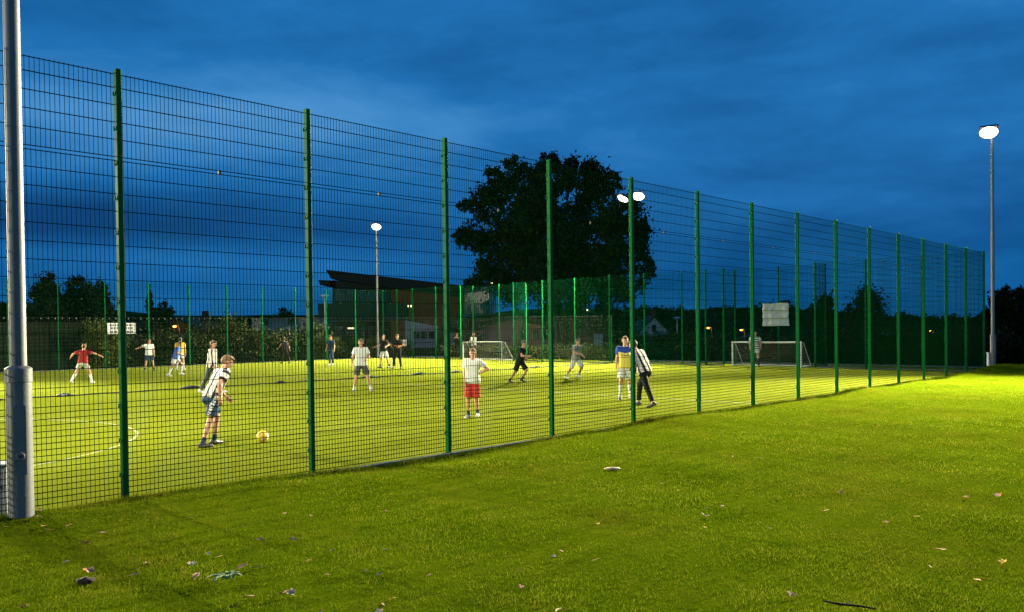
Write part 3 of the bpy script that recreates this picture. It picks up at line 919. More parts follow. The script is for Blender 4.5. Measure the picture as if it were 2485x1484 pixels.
def small_tree(name, label, px, py_top, py_base, wpx, depth, n, size, mat, seed, group=None, narrow=False, lean=0):
    base = at(px, py_base, depth); k = depth / FPX
    base.z = float(terrain_z(np.array(base.x), np.array(base.y))) if depth > 60 else -.05
    ztop = at(px, py_top, depth).z - base.z
    R = random.Random(seed); w = wpx * k / 2
    bs = []
    if narrow:
        for i in range(7):
            f = i / 6; z = ztop * (.12 + .84 * f); rr_ = w * (1 - f) ** .8 + .12
            bs.append(((R.uniform(-.1, .1) * w, R.uniform(-.1, .1) * w, z), (rr_, rr_, ztop * .12)))
    else:
        bs.append(((0, 0, ztop * .55), (w * .75, w * .75, ztop * .32)))
        for i in range(9):
            a = R.uniform(0, 2 * pi); q = R.uniform(.35, .8)
            rr_ = w * R.uniform(.28, .48); z = ztop * R.uniform(.32, .82)
            z = min(z, ztop - rr_ * .95)
            bs.append(((cos(a) * w * q + lean * z, sin(a) * w * q, z), (rr_, rr_, rr_ * R.uniform(.8, 1.1))))
        bs.append(((R.uniform(-.2, .2) * w, 0, ztop * .86), (w * .34, w * .34, ztop * .13)))
    return tree(name, label, base, bs, n, size, mat, (0, 0, ztop * .8), max(.07, ztop * .022), group, seed, 18, .42, 5)
GB = 'dark trees beyond the pitch'
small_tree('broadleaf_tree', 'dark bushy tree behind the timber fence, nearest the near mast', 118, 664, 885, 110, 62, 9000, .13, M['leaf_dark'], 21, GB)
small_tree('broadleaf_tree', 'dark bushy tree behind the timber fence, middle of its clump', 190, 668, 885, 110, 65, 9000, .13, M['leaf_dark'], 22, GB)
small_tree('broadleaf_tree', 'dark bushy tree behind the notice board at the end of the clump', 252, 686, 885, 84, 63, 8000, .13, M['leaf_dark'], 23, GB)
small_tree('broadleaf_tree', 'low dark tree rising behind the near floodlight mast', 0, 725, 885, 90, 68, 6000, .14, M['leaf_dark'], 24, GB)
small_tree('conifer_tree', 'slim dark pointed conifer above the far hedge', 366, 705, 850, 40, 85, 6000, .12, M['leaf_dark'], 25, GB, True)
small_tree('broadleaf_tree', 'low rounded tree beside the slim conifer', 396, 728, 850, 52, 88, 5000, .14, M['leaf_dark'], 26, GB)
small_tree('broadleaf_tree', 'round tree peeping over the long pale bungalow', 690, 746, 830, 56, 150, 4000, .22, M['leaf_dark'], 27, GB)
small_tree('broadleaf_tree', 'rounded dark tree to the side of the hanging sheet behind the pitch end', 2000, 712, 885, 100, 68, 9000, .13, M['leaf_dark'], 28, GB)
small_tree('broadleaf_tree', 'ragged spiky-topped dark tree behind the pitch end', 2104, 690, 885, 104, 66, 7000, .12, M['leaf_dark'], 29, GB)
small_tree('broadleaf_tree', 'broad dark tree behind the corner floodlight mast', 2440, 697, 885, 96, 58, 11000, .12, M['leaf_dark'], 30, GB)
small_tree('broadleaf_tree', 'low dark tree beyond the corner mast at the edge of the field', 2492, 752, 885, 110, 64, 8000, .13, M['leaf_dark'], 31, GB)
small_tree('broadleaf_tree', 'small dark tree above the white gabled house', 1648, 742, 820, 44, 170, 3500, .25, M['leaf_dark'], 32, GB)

# hedges and shrubs beyond the fences
def hedge(label, pxs, depth, mat, seed, n=9000, size=.075, name='hedge', cat_='hedge', thick=.8, group=None):
    """pxs: list of (px, py_top); base on the ground at that depth"""
    base = at(sum(p[0] for p in pxs) / len(pxs), 880, depth(pxs[len(pxs) // 2][0]) if callable(depth) else depth); base.z = -.05
    R = random.Random(seed); bs = []
    for px, py in pxs:
        dd = depth(px) if callable(depth) else depth
        p = at(px, py, dd); h = max(.4, p.z + .05)
        for q in range(3):
            rz = h * R.uniform(.26, .36)
            z = [h * .25, h * .55, h - rz * .9][q]
            bs.append(((p.x - base.x + R.uniform(-.3, .3), p.y - base.y + R.uniform(-.4, .4), z), (R.uniform(.6, 1.0) * 1.0, thick * R.uniform(.7, 1.1), rz)))
    o = thing(name, label, cat_, base, 0, group)
    # woody stems inside
    m = MB()
    for c, r in bs[::3]:
        c = (c[0], c[1] * .5, c[2])
        m.tube([(c[0], c[1], 0), (c[0] + R.uniform(-.2, .2), c[1] + R.uniform(-.2, .2), c[2] + r[2] * 2)], [.05, .015], 5)
    m.build('stem', M['bark'], o)
    link('foliage', leaf_mesh('foliage', bs, n, size, mat, 14, .55, 1.0, seed), o)
    return o
dt = lambda t: (lambda px: depth_on(px, t=t))
ds = lambda s: (lambda px: depth_on(px, s=s))
rng_ = lambda a, b, k: [a + (b - a) * i / (k - 1) for i in range(k)]
HB = 'hedges and shrubs beyond the pitch'
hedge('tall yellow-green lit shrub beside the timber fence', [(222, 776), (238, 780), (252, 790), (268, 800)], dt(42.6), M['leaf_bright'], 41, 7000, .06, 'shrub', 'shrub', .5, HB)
hedge('dark clipped hedge behind the far fence, under the notice board', [(x, 806 + 3 * sin(x)) for x in rng_(280, 480, 12)], dt(43.2), M['leaf_hedge'], 42, 15000, .07, group=HB)
hedge('loose taller shrub mass behind the far fence in the middle of the hedge', [(x, y) for x, y in ((490, 792), (515, 778), (540, 768), (560, 774), (585, 782), (610, 790), (632, 800))], dt(44), M['leaf_hedge'], 43, 13000, .075, 'shrub', 'shrub', .9, HB)
hedge('leafy hedge below the long pale bungalow', [(x, 802 + 4 * sin(x * .7)) for x in rng_(640, 745, 8)], dt(43.6), M['leaf_hedge'], 44, 10000, .075, group=HB)
hedge('high leafy shrub beside the mushroom-topped lamp post', [(750, 786), (768, 778), (780, 800)], dt(43.6), M['leaf_hedge'], 45, 5000, .075, 'shrub', 'shrub', .7, HB)
hedge('low hedge in front of the school building', [(x, 818 + 5 * sin(x * .5)) for x in rng_(800, 980, 12)], dt(44), M['leaf_hedge'], 46, 11000, .075, group=HB)
hedge('dark low hedge behind the far goal', [(x, 836 + 3 * sin(x)) for x in rng_(1090, 1290, 10)], ds(39.2), M['leaf_hedge'], 47, 10000, .075, group=HB)
hedge('reddish-brown low hedge below the pink gable', [(x, 838 + 5 * sin(x)) for x in rng_(1310, 1490, 9)], ds(39.4), M['leaf_hedge'], 48, 10000, .075, group=HB)
hedge('dark hedge behind the pitch end below the white gabled house', [(x, 806 + 4 * sin(x * .3)) for x in rng_(1500, 1700, 12)], ds(41.2), M['leaf_dark'], 49, 14000, .075, group=HB)
hedge('dark hedge behind the goal under the hanging sheet', [(x, 812 + 5 * sin(x * .3)) for x in rng_(1715, 1950, 14)], ds(41.2), M['leaf_dark'], 50, 15000, .07, group=HB)
hedge('dark overgrown hedge between the sheet and the corner mast', [(x, 790 + 8 * sin(x * .06)) for x in rng_(1965, 2190, 14)], ds(41.4), M['leaf_dark'], 51, 17000, .07, group=HB)
hedge('dark overgrown hedge running out to the corner mast', [(x, 800 + 8 * sin(x * .05)) for x in rng_(2200, 2420, 13)], ds(41.6), M['leaf_dark'], 52, 17000, .07, group=HB)
hedge('dark hedge beyond the corner mast at the lawn end', [(x, 830 + 8 * sin(x * .05)) for x in rng_(2425, 2640, 10)], ds(43), M['leaf_dark'], 53, 12000, .07, group=HB)

# far woods on the ridge: one uncountable mass
Rw = np.random.default_rng(3); bs = []
for i in range(230):
    a = Rw.uniform(.10, .62); d = Rw.uniform(330, 640)
    x, y = d * sin(a), d * cos(a); z = float(terrain_z(np.array(x), np.array(y)))
    h = Rw.uniform(3.0, 7.5)
    bs.append(((x, y, z + h * .55), (h * Rw.uniform(.7, 1.3), h * .8, h * .62)))
for i in range(60):
    a = Rw.uniform(-.55, .10); d = Rw.uniform(380, 640)
    x, y = d * sin(a), d * cos(a); z = float(terrain_z(np.array(x), np.array(y)))
    h = Rw.uniform(2, 4); bs.append(((x, y, z + h * .3), (h * 1.3, h, h * .5)))
o = link('woods', leaf_mesh('woods', bs, 60000, .9, M['leaf_dark'], 30, .45, 1.3, 9)); tag(o, 'far dark woods along the ridge', 'woods', kind='stuff')

# ------------------------------------------------------------------ timber fence beyond the far touchline
tf = thing('timber_fence', 'high dark fence of upright timber boards below the clump of trees', 'fence', ST(-6, 43.0), FENCE_YAW)
m = MB(); R = random.Random(4); x = 0
while x < 21.6:
    w = R.uniform(.13, .16); m.box((x + w / 2, R.uniform(-.008, .008), 1.36), (w, .024, 2.72 + R.uniform(-.02, .02))); x += w + R.uniform(.012, .03)
m.build('board_panel', M['timber'], tf)
for z in (.4, 1.4, 2.4):
    m = MB(); m.box((10.8, .045, z), (21.6, .045, .09)); m.build('rail', M['timber'], tf)
for i in range(10):
    m = MB(); m.box((.2 + i * 2.36, .10, 1.3), (.1, .08, 2.6)); m.build('post', M['timber'], tf)

# ------------------------------------------------------------------ buildings
D_S = 86.0
def wall_poly(mb, pxpts, depth, thick, base, mi=0):
    """extrude a silhouette (given in picture px at this depth) away from the viewer"""
    pl = [at(px, py, depth) for px, py in pxpts]
    poly = [(p.x - base.x, p.z - base.z) for p in pl]
    mb.prism(poly, depth - base.y, depth - base.y + thick, mi)
sb = at(940, 845, D_S); sb.z = -.05
school = thing('school_building', 'modern two-storey school with a sweeping mono-pitch roof and brick end', 'building', sb)
m = MB(); wall_poly(m, [(790, 655), (803, 677), (1000, 706), (1112, 722), (1118, 693), (1040, 684)], D_S - 1.5, 13, sb); m.build('roof', M['roofdark'], school)
m = MB(); wall_poly(m, [(772, 680), (776, 692), (802, 697), (802, 681)], D_S - 1.0, 9, sb); m.build('canopy', M['roofdark'], school)
m = MB(); wall_poly(m, [(806, 680), (806, 738), (946, 738), (946, 700)], D_S, 10, sb); m.build('upper_wall', M['clad'], school)
for i in range(5):
    m = MB(); x0 = 814 + i * 26; wall_poly(m, [(x0, 702 + i * 2), (x0, 732), (x0 + 22, 732), (x0 + 22, 702 + i * 2)], D_S - .06, .05, sb); m.build('window', M['glassdark'], school)
m = MB(); wall_poly(m, [(770, 737), (772, 765), (790, 776), (985, 776), (985, 737)], D_S - 1.8, 11, sb); m.build('first_floor_bay', M['clad'], school)
m = MB(); wall_poly(m, [(798, 778), (798, 850), (984, 850), (984, 778)], D_S - .4, 9, sb); m.build('ground_floor_wall', M['roofdark'], school)
for i in range(6):
    m = MB(); x0 = 812 + i * 27; wall_poly(m, [(x0, 790), (x0, 832), (x0 + 20, 832), (x0 + 20, 790)], D_S - .47, .05, sb); m.build('window', M['glassdark'], school)
m = MB(); wall_poly(m, [(843, 793), (843, 797), (859, 797), (859, 793)], D_S - .56, .08, sb); m.build('strip_light', M['window_lit'], school)
m = MB(); wall_poly(m, [(948, 701), (948, 842), (1112, 842), (1112, 722)], D_S - 1.2, 10, sb); m.build('brick_wall', M['brick'], school)
m = MB(); wall_poly(m, [(982, 776), (982, 842), (1062, 842), (1062, 790)], D_S - 2.0, .7, sb); m.build('rendered_wall', M['render'], school)
for i in range(3):
    m = MB(); x0 = 1003 + i * 18; wall_poly(m, [(x0, 802), (x0, 820), (x0 + 15, 820), (x0 + 15, 802)], D_S - 2.06, .05, sb); m.build('window', M['glassdark'], school)
# a pale two-storey wing behind
wb = at(1140, 845, 92); wb.z = -.05
wing = thing('school_wing', 'pale clad wing with a rising dark roof, beside the brick end of the school', 'building', wb)
m = MB(); wall_poly(m, [(1084, 698), (1084, 842), (1200, 842), (1200, 690)], 92, 9, wb); m.build('wall', M['paleclad'], wing)
m = MB(); wall_poly(m, [(1080, 704), (1080, 694), (1110, 693), (1206, 682), (1206, 692)], 91, 11, wb); m.build('roof', M['roofdark'], wing)
m = MB(); wall_poly(m, [(1112, 714), (1112, 760), (1186, 760), (1186, 706)], 91.92, .06, wb); m.build('window', M['glassdark'], wing)
m = MB(); p = at(1192, 687, 90.8); m.box((p.x - wb.x, p.y - wb.y, p.z - wb.z), (.28, .14, .14)); m.build('wall_light', M['warmlamp'], wing)
# low hall with a pink gable
hb = at(1230, 845, 79); hb.z = -.05
hall = thing('gabled_hall', 'low hall with a pink gable and brown tiled roof behind the far goal', 'building', hb)
m = MB(); wall_poly(m, [(1140, 800), (1140, 842), (1345, 842), (1345, 792), (1240, 766)], 79, 8, hb); m.build('wall', M['pink'], hall)
m = MB(); wall_poly(m, [(1075, 776), (1072, 806), (1140, 803), (1240, 772), (1350, 798), (1352, 786), (1244, 757), (1190, 760)], 78.2, 10, hb); m.build('roof', M['tile'], hall)
for x0, x1 in ((1112, 1140), (1143, 1176)):
    m = MB(); wall_poly(m, [(x0, 808), (x0, 826), (x1, 826), (x1, 808)], 78.9, .15, hb); m.build('window', M['glassdark'], hall)
m = MB(); wall_poly(m, [(1085, 804), (1085, 842), (1139, 842), (1139, 804)], 79.1, 7, hb); m.build('side_wall', M['render'], hall)
for x0 in (1262, 1290, 1316):
    m = MB(); wall_poly(m, [(x0, 800), (x0, 820), (x0 + 16, 820), (x0 + 16, 800)], 78.94, .1, hb); m.build('window', M['glassdark'], hall)
# dark low roof between hall and tree
lb = at(1420, 845, 84); lb.z = -.05
low = thing('low_outbuilding', 'dark low outbuilding with a flat roof under the big tree', 'building', lb)
m = MB(); wall_poly(m, [(1352, 790), (1352, 842), (1500, 842), (1500, 800)], 84, 6, lb); m.build('wall', M['tile'], low)
m = MB(); wall_poly(m, [(1346, 762), (1346, 792), (1506, 802), (1506, 776)], 83.4, 7.2, lb); m.build('roof', M['roofdark'], low)
m = MB(); wall_poly(m, [(1440, 808), (1440, 838), (1462, 838), (1462, 808)], 83.95, .08, lb); m.build('door', M['paleclad'], low)
m = MB(); p = at(1426, 750, 83.2); m.tube([(p.x - lb.x, .0, 2.0), (p.x - lb.x, .0, p.z - lb.z)], .04, 8); m.build('lamp_bracket', M['dark'], low)
m = MB(); m.box((p.x - lb.x, 0, p.z - lb.z), (.14, .14, .10)); m.build('wall_light', M['warmlamp'], low)
# long pale bungalow
gb = at(700, 830, 98); gb.z = -.05
bung = thing('bungalow', 'long pale bungalow with two small dark windows above the hedge', 'building', gb)
m = MB(); wall_poly(m, [(612, 768), (612, 840), (786, 840), (786, 766)], 98, 8, gb); m.build('wall', M['housewhite'], bung)
for x0 in (637, 700):
    m = MB(); wall_poly(m, [(x0, 771), (x0, 787), (x0 + 13, 787), (x0 + 13, 771)], 97.94, .08, gb); f = m.build('window', M['glassdark'], bung)
    m = MB(); wall_poly(m, [(x0 - 1, 787.2), (x0 - 1, 788.6), (x0 + 14, 788.6), (x0 + 14, 787.2)], 97.86, .15, gb); m.build('sill', M['paleclad'], f)
m = MB(); wall_poly(m, [(608, 766), (608, 769), (790, 767), (790, 762)], 97.4, 9, gb); m.build('roof', M['roofdark'], bung)

def house(label, px, py_peak, py_eave, py_base, wpx, depth, wallm, roofm, win=True, yaw=0):
    b = at(px, py_base, depth); b.z = float(terrain_z(np.array(b.x), np.array(b.y)))
    k = depth / FPX; w = wpx * k / 2
    zp, ze = at(px, py_peak, depth).z - b.z, at(px, py_eave, depth).z - b.z
    o = thing('gabled_house', label, 'house', b, yaw, 'houses beyond the pitch')
    m = MB(); m.prism([(-w, 0), (w, 0), (w, ze), (0, zp - .25), (-w, ze)], 0, 8); m.build('wall', wallm, o)
    m = MB(); e = .35
    sl = (zp - ze) / w
    m.prism([(-w - e, ze - e * sl), (-w - e, ze - e * sl - .22), (0, zp - .27), (w + e, ze - e * sl - .22), (w + e, ze - e * sl), (0, zp)], -.3, 8.3)
    rf = m.build('roof', roofm, o)
    m = MB(); m.box((w * .4, 5.5, zp + .1), (.6, .6, 1.2)); m.build('chimney', M['brick'], rf)
    if win:
        m = MB(); m.box((0, -.02, ze + .1), (w * .32, .08, 1.0)); f = m.build('window', M['glassdark'], o)
        m = MB(); m.box((0, -.05, ze - .45), (w * .4, .14, .07)); m.build('sill', wallm, f)
    return o
house('white gabled house with one small dark attic window', 1587, 764, 797, 840, 66, 120, M['housewhite'], M['roofdark'])
house('white house end half hidden beside the white gabled house', 1560, 776, 792, 840, 20, 124, M['paleclad'], M['roofdark'])
house('dark tiled house in the hollow with a pale gable edge, nearest the corner mast', 2205, 803, 822, 850, 72, 130, M['render'], M['housewhite'])
house('dark tiled house in the hollow below the hanging sheet', 1850, 808, 826, 850, 90, 130, M['tile'], M['roofdark'], False)
house('low dark-roofed house behind the hedge by the orange lamp', 425, 766, 800, 840, 150, 92, M['tile'], M['roofdark'], False)

# ------------------------------------------------------------------ lamps
def street_lamp(label, px, py, depth, mat, group='orange street lamps in the distance'):
    h = at(px, py, depth); zb = float(terrain_z(np.array(h.x), np.array(h.y)))
    o = thing('street_lamp', label, 'street lamp', (h.x, h.y, zb), 0, group)
    H = h.z - zb
    m = MB(); m.tube([(.5, 0, 0), (.5, 0, H * .9), (.35, 0, H + .12), (0, 0, H + .15)], [.09, .06, .045, .04], 8); m.build('post', M['galv'], o, True)
    m = MB(); m.lathe([(.05, .16), (.18, .12), (.22, .04), (.2, .0)], (0, 0, H), 12); hd = m.build('lantern', M['dark'], o, True, 40)
    m = MB(); m.lathe([(.19, 0), (.20, -.06), (.14, -.15), (.02, -.18)], (0, 0, H), 12); m.build('bulb', mat, hd, True)
    l = bpy.data.lights.new('street_lamp_glow', 'POINT'); l.energy = 40; l.color = (1, .35, .05) if mat is M['sodium'] else (1, .8, .5); l.shadow_soft_size = .15
    lo_ = bpy.data.objects.new('street_lamp_glow', l); COL.objects.link(lo_); lo_.location = (h.x, h.y - .3, h.z - .35)
    return o
street_lamp('bright orange street lamp beyond the gate of the pitch end', 1718, 793, 118, M['sodium'])
street_lamp('orange street lamp between the gate and the hanging sheet', 1798, 798, 120, M['sodium'])
street_lamp('pale orange street lamp beneath the rounded dark tree', 1980, 790, 121, M['sodium'])
street_lamp('orange street lamp near the pale gable edge in the hollow', 2256, 800, 112, M['sodium'])
street_lamp('tiny orange street lamp over the far hedge near the slim conifer', 424, 789, 91, M['sodium'])

def mushroom(label, px, py, depth):
    h = at(px, py, depth); zb = float(terrain_z(np.array(h.x), np.array(h.y)))
    o = thing('lamp_post', label, 'lamp post', (h.x, h.y, zb), 0, 'unlit mushroom-topped lamp posts')
    H = h.z - zb
    m = MB(); m.tube([(0, 0, 0), (0, 0, 1.0), (0, 0, 1.01), (0, 0, H - .35)], [.085, .085, .055, .05], 12); m.build('post', M['hood'], o, True, 40)
    m = MB(); m.lathe([(.06, -.36), (.16, -.30), (.16, -.12)], (0, 0, H), 14); hd = m.build('lantern', M['paleclad'], o, True, 40)
    m = MB(); m.lathe([(.46, -.14), (.46, -.10), (.34, -.02), (.12, .04), (.02, .05)], (0, 0, H), 18); m.build('hood', M['hood'], hd, True, 40)
mushroom('unlit lamp post with a pale mushroom hood beside the school canopy', 787, 716, 76)
mushroom('unlit lamp post with a pale mushroom hood near the white gabled house', 1642, 768, 96)
# a short pole with a small twin lamp behind the far corner
p = at(994, 742, 68)
o = thing('lamp_pole', 'thin pole with a small glowing twin lamp in front of the brick wall', 'lamp', (p.x, p.y, -.05))
m = MB(); m.tube([(0, 0, 0), (0, 0, p.z)], .045, 8); m.build('pole', M['fence'], o, True)
for sx in (-1, 1):
    m = MB(); m.box((sx * .13, 0, p.z + .05), (.2, .18, .12)); hd = m.build('lamp_head', M['dark'], o)
    m = MB(); m.box((sx * .13, -.10, p.z + .04), (.11, .02, .06)); m.build('bulb', M['warmlamp'], hd)
# ------------------------------------------------------------------ football
bp_ = ground(637, 1072)
m, t, b = new_mat('football_skin')
tc = t.n('ShaderNodeTexCoord').outputs['Object']
vo = t.n('ShaderNodeTexVoronoi'); vo.inputs['Scale'].default_value = 9.0; t.l(tc, vo.inputs['Vector'])
c = t.mix(t.math('LESS_THAN', vo.outputs['Distance'], .30), (.75, .50, .03), (.80, .62, .50))
t.l(c, b.inputs['Base Color']); b.inputs['Roughness'].default_value = .45
vs, fs = [], []
nu, nv = 28, 16
mb = MB()
mb.lathe([(max(.001, .108 * sin(pi * i / nv)), -.108 * cos(pi * i / nv)) for i in range(nv + 1)], n=nu)
fb = mb.build('football', m, None, True); fb.location = (bp_.x, bp_.y, .108); fb.rotation_euler = (.5, .7, .2)
tag(fb, 'yellow football with pale patches rolling on the turf ahead of the running boy', 'football')

# ------------------------------------------------------------------ fallen leaves and bits on the lawn
def leaf_shape(kind, s):
    """small curled leaf with real thickness"""
    if kind == 0:   # pointed oval
        out = [(-1, 0), (-.6, .35), (0, .5), (.6, .34), (1.1, 0), (.6, -.34), (0, -.5), (-.6, -.35)]
    elif kind == 1: # five-lobed
        out = []
        for i in range(20):
            a = 2 * pi * i / 20; r = (.55 + .45 * abs(cos(a * 2.5)) ** .8)
            out.append((r * cos(a), r * sin(a)))
    else:           # folded narrow
        out = [(-1.1, 0), (-.5, .22), (.4, .25), (1.1, .05), (.5, -.2), (-.4, -.22)]
    R = random
    n = len(out); vs = [(0, 0, .10 * s)] + [(x * s, y * s, s * (.10 + .45 * abs(y) * R.uniform(.5, 1.4) + .12 * x * R.uniform(-1, 1))) for x, y in out]
    vs += [(a, b_, c_ - .0015) for a, b_, c_ in vs]
    fs = []
    for i in range(n):
        j = (i + 1) % n
        fs.append((0, 1 + i, 1 + j)); fs.append((n + 1, n + 2 + j, n + 2 + i)); fs.append((1 + i, n + 2 + i, n + 2 + j, 1 + j))
    mb = MB(); mb.add(vs, fs)
    mb.tube([(s * .9, 0, .1 * s), (s * 1.5, s * .15, .16 * s)], [.0016, .001], 5)
    return mb
LSPEC = {
    'd': ('leaf_dry', 'dry tan fallen leaf lying on the lawn', 'dry tan leaves'),
    'y': ('leaf_yellow', 'yellow fallen leaf lying on the lawn', 'yellow leaves'),
    'p': ('leaf_pale', 'pale papery fallen leaf lying on the lawn', 'pale leaves'),
    'b': ('leaf_brown', 'dark brown curled leaf lying on the lawn', 'dark brown leaves'),
}
LEAVES = [(97, 1254, 'd', 5), (95, 1275, 'd', 5), (107, 1286, 'y', 4), (121, 1290, 'd', 5), (166, 1280, 'd', 4), (250, 1290, 'd', 5), (206, 1314, 'd', 5.5), (13, 1294, 'd', 4),
          (160, 1361, 'p', 4), (216, 1384, 'd', 6), (327, 1392, 'd', 6), (354, 1366, 'd', 3), (466, 1369, 'p', 5), (477, 1402, 'd', 7), (533, 1352, 'y', 4.5), (505, 1346, 'p', 3), (586, 1383, 'd', 7), (624, 1381, 'p', 6),
          (630, 1310, 'd', 6), (712, 1309, 'b', 5), (588, 1278, 'p', 3), (464, 1258, 'd', 3), (691, 1246, 'd', 3), (755, 1251, 'y', 3), (935, 1236, 'd', 4), (918, 1226, 'y', 3), (808, 1336, 'p', 3.5), (749, 1361, 'd', 3.5),
          (795, 1398, 'd', 5), (921, 1370, 'p', 3), (886, 1388, 'b', 3), (60, 1474, 'd', 4), (218, 1518, 'd', 5), (604, 1456, 'd', 6), (688, 1448, 'd', 5.5), (705, 1446, 'p', 5), (929, 1470, 'd', 4), (921, 1488, 'p', 4), (776, 1495, 'd', 4),
          (1041, 1397, 'd', 3), (920, 1396, 'd', 4), (935, 1334, 'p', 3), (1262, 1385, 'd', 3), (1265, 1424, 'd', 3.5), (1345, 1354, 'p', 4), (1361, 1340, 'd', 4), (1444, 1361, 'y', 4), (1451, 1273, 'y', 3), (951, 1456, 'y', 4.5),
          (1033, 1497, 'b', 4), (1327, 1510, 'b', 4.5), (1660, 1512, 'p', 6), (1355, 1480, 'p', 5), (1622, 1167, 'd', 3), (1605, 1172, 'y', 3), (1754, 1227, 'd', 4), (1714, 1230, 'p', 3), (2038, 1197, 'd', 4), (2071, 1217, 'y', 4.5),
          (2004, 1241, 'd', 5), (2223, 1255, 'y', 4), (2149, 1269, 'd', 4), (2285, 1331, 'd', 6), (2420, 1204, 'd', 6), (2342, 1207, 'd', 5), (1710, 1252, 'p', 6), (1711, 1283, 'y', 4), (1868, 1282, 'd', 3.5), (2435, 1361, 'y', 4.5), (2257, 1371, 'p', 3), (1919, 1443, 'd', 4.5), (2370, 1403, 'd', 5), (1928, 1128, 'd', 3), (1778, 1108, 'y', 3), (1848, 1112, 'p', 3)]
LM = {(k, q): None for k in LSPEC for q in range(3)}
for k, q in LM:
    LM[(k, q)] = [leaf_shape(q, .05).mesh('fallen_leaf', M[LSPEC[k][0]]) for _ in range(3)]
for i, (px, py, k, sz) in enumerate(LEAVES):
    p = ground(px, py, .05)
    v = p - P1; s_, t_ = v.dot(DIR), v.dot(NRM)
    if t_ > -.1: continue
    z = float(verge_z(np.array(s_), np.array(t_))) + .022
    o = link('fallen_leaf', LM[(k, random.choice((0, 1, 1, 2)))][i % 3])
    o.location = (p.x, p.y, z); sc = sz / 5 * .78
    o.scale = (sc, sc, sc); o.rotation_euler = (random.uniform(-.35, .35), random.uniform(-.35, .35), random.uniform(0, 6.28))
    tag(o, LSPEC[k][1], 'leaf', LSPEC[k][2])
# flat stone, soil clod, twig, rosette weed
def on_lawn(px, py, dz=0):
    p = ground(px, py, .05); v = p - P1
    p.z = float(verge_z(np.array(v.dot(DIR)), np.array(v.dot(NRM)))) + dz
    return p
def lump(name, label, cat_, loc, size, mat, seed):
    R = np.random.default_rng(seed); mb = MB()
    mb.lathe([(max(.001, sin(pi * i / 10)), -cos(pi * i / 10)) for i in range(11)], n=16)
    V = np.array(mb.v)
    V *= (1 + .18 * np.sin(V[:, 0:1] * 5 + 1) * np.cos(V[:, 1:2] * 4) + .10 * np.sin(V[:, 2:3] * 9 + V[:, 0:1] * 7)) * np.array(size)
    mb.v = [tuple(p) for p in V]
    o = mb.build(name, mat, None, True); o.location = loc; tag(o, label, cat_)
lump('flat_stone', 'pale flat stone lying on the bright part of the lawn', 'stone', on_lawn(1795, 1372 * 0 + 1136 + 0, .02) if False else on_lawn(1486, 1136, .025), (.11, .05, .018), M['leaf_pale'], 1)
lump('soil_clod', 'dark clod of soil in the lawn near the fallen leaves', 'soil clod', on_lawn(208, 1407, .02), (.07, .05, .026), M['soil'], 2)
tw = on_lawn(2058, 1478, .03)
m = MB(); m.tube([(-.16, .04, .035), (-.05, .01, .02), (.06, -.02, .018), (.16, -.07, .012)], [.006, .009, .008, .004], 7); m.tube([(-.02, 0, .02), (.02, .04, .03)], [.005, .002], 5)
o = m.build('twig', M['bark'], None, True); o.location = tw; tag(o, 'short black twig lying at the bottom edge of the lawn', 'twig')
WEED = pm('weed_green', (.13, .20, .07), .7, 0, .25, 15)
wd = on_lawn(552, 1409, .01)
o = thing('weed', 'flat rosette of jagged grey-green weed leaves in the lawn', 'weed', wd)
for i in range(9):
    a = 2 * pi * i / 9 + random.uniform(-.2, .2); L = random.uniform(.09, .17)
    pts = [(0, 0), (.25, .18), (.4, .10), (.55, .24), (.72, .12), (.86, .2), (1, 0), (.86, -.2), (.72, -.12), (.55, -.24), (.4, -.10), (.25, -.18)]
    vs = [(L * x, L * .55 * y, .02 + .06 * x * (1.1 - x) * 2 + .012 * abs(y)) for x, y in pts]
    vs += [(a_, b_, c_ - .002) for a_, b_, c_ in vs]; n = len(pts)
    mb = MB(); mb.add(vs, [tuple(range(n)), tuple(range(2 * n - 1, n - 1, -1))] + [(k, k + n, (k + 1) % n + n, (k + 1) % n) for k in range(n)])
    q = mb.build('weed_leaf', WEED, o); q.rotation_euler = (0, 0, a)

